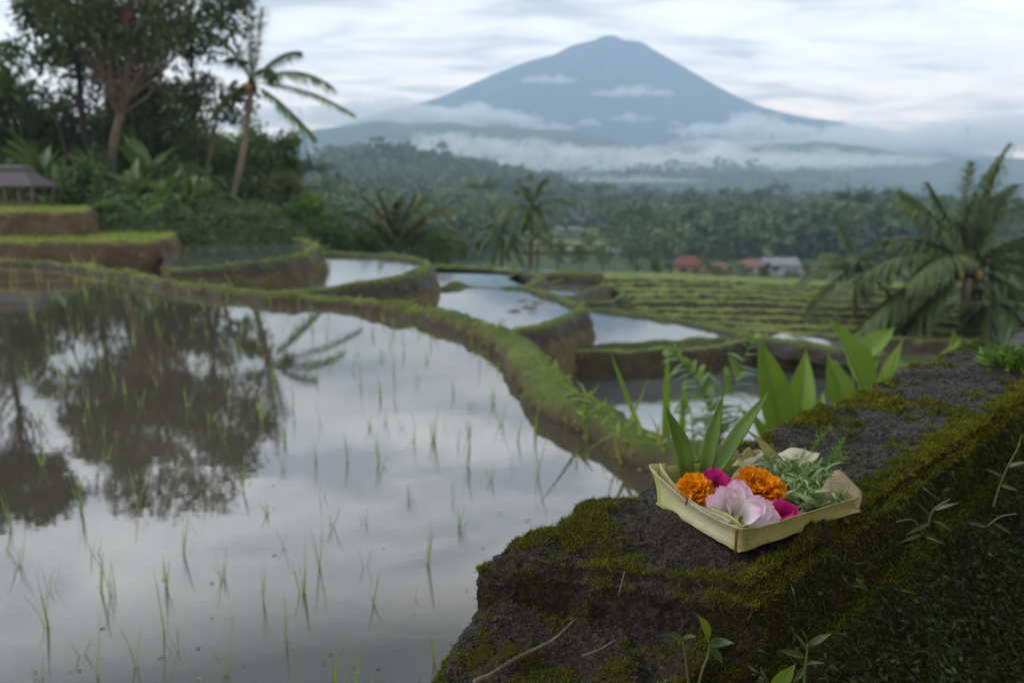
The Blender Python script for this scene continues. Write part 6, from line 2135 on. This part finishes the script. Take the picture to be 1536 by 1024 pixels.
pos = [P(u, v, 0)[:2] for u, v in spots]
y = 4.6
while y < 16.5:
    x = -0.70 * y
    while x < 0.3 * y:
        px_, py_ = x + rng.normal() * 0.05, y + rng.normal() * 0.06
        if inside(px_ + 0.22, py_ + 0.28, poly) and inside(px_, py_, poly) and py_ > 4.3 and rng.random() < 0.82:
            pos.append(np.array([px_, py_]))
        x += 0.34 + 0.013 * y
    y += 0.30 + 0.018 * y
pos = pos[:292]
for k, (x, y) in enumerate(pos):
    o = bpy.data.objects.new("rice_seedling", SM[int(rng.integers(0, len(SM)))])
    COL.objects.link(o)
    o.location = (x, y, 0)
    o.rotation_euler = (0, 0, rng.random() * 6.28)
    s = 0.68 + 0.45 * rng.random()
    o.scale = (s, s, s * (0.85 + 0.35 * rng.random()))
    tag(o, "thin green rice seedling standing in the wide mirror-like paddy", "rice seedling", "rice seedlings in the wide flooded paddy")
print("seedlings", len(pos))

# mud heaps in the fourth paddy and floating scraps
M_MUD = plain("wet mud", (0.055, 0.048, 0.040), (0.12, 0.11, 0.095), 0.35, 6)
for k, (u, v, r, lb) in enumerate([(772, 468, 0.20, "nearest mud heap in the ruffled paddy"), (795, 462, 0.24, "largest mud heap in the ruffled paddy"), (806, 455, 0.20, "mud heap beside the largest one"), (783, 452, 0.16, "small far mud heap in the ruffled paddy"), (800, 470, 0.13, "small low mud heap before the largest one")]):
    lump("mud_heap", P(u, v, Z4 - 0.02), r, 40 + k, M_MUD, lb.replace("nearest", "front"), "mud heap", 0.35)
lump("grass_mound", P(685, 430, Z4), 0.32, 50, M_BANK, "small grassy mound on the thin crossing bank", "mound", 0.5)

# floating scraps and scum
mb = MB()
rng = np.random.default_rng(45)
N = 60
pts = []
while len(pts) < N:
    q = P(rng.uniform(0, 1000), 1024 - 560 * rng.random() ** 1.6, 0.003)
    if inside(q[0], q[1], poly) and q[0] - q[1] < -0.95:
        pts.append(q)
pts = np.array(pts)
a = rng.random(N) * 6.28
cards(mb, pts, np.stack([np.cos(a), np.sin(a), a * 0], 1), np.tile([0, 0, 1.0], (N, 1)), 0.008 + 0.03 * rng.random(N) ** 3, 0.006 + 0.010 * rng.random(N), rng.random(N), 0.05)
tag(mb.build("floating_debris", M_MUD, smooth=False), "tiny dark scraps of straw and leaf floating on the paddy water", "debris", kind="stuff")
# ------------------------------------------------------------------ unseen trees and shrubs added beside and behind the viewer to shade the wall
for k, (x, y, z1, w_, lo, nm, lb) in enumerate([
    (2.8, -2.6, 7.6, 6.0, 0.48, "broadleaf_tree", "leafy tree added behind the viewer to shade the wall from overhead"),
    (5.2, 0.6, 8.5, 5.6, 0.20, "broadleaf_tree", "tall dense tree beside the lane on the wall's shaded side"),
    (2.5, 0.2, 2.6, 2.6, 0.25, "shrub", "dense dark shrub close against the wall's shaded side"),
    (3.6, 1.9, 2.9, 2.6, 0.20, "shrub", "taller dark shrub added out of view, shading further along the wall")]):
    broadleaf(nm, (x, y, -3.2), z1, w_, 2001 + k, lb, M_LEAF_DARK, cat="tree" if "tree" in nm else "shrub", clusters=80 if "tree" in nm else 60, per=70, leaf=0.36 if "tree" in nm else 0.2, lo=lo, trunk_r=0.22, cluster_r=0.17)
tag(GRASS.build("bank_grass", M_GRASS, smooth=False), "short yellow-green grass growing over the paddy banks and terraces", "grass", kind="stuff")
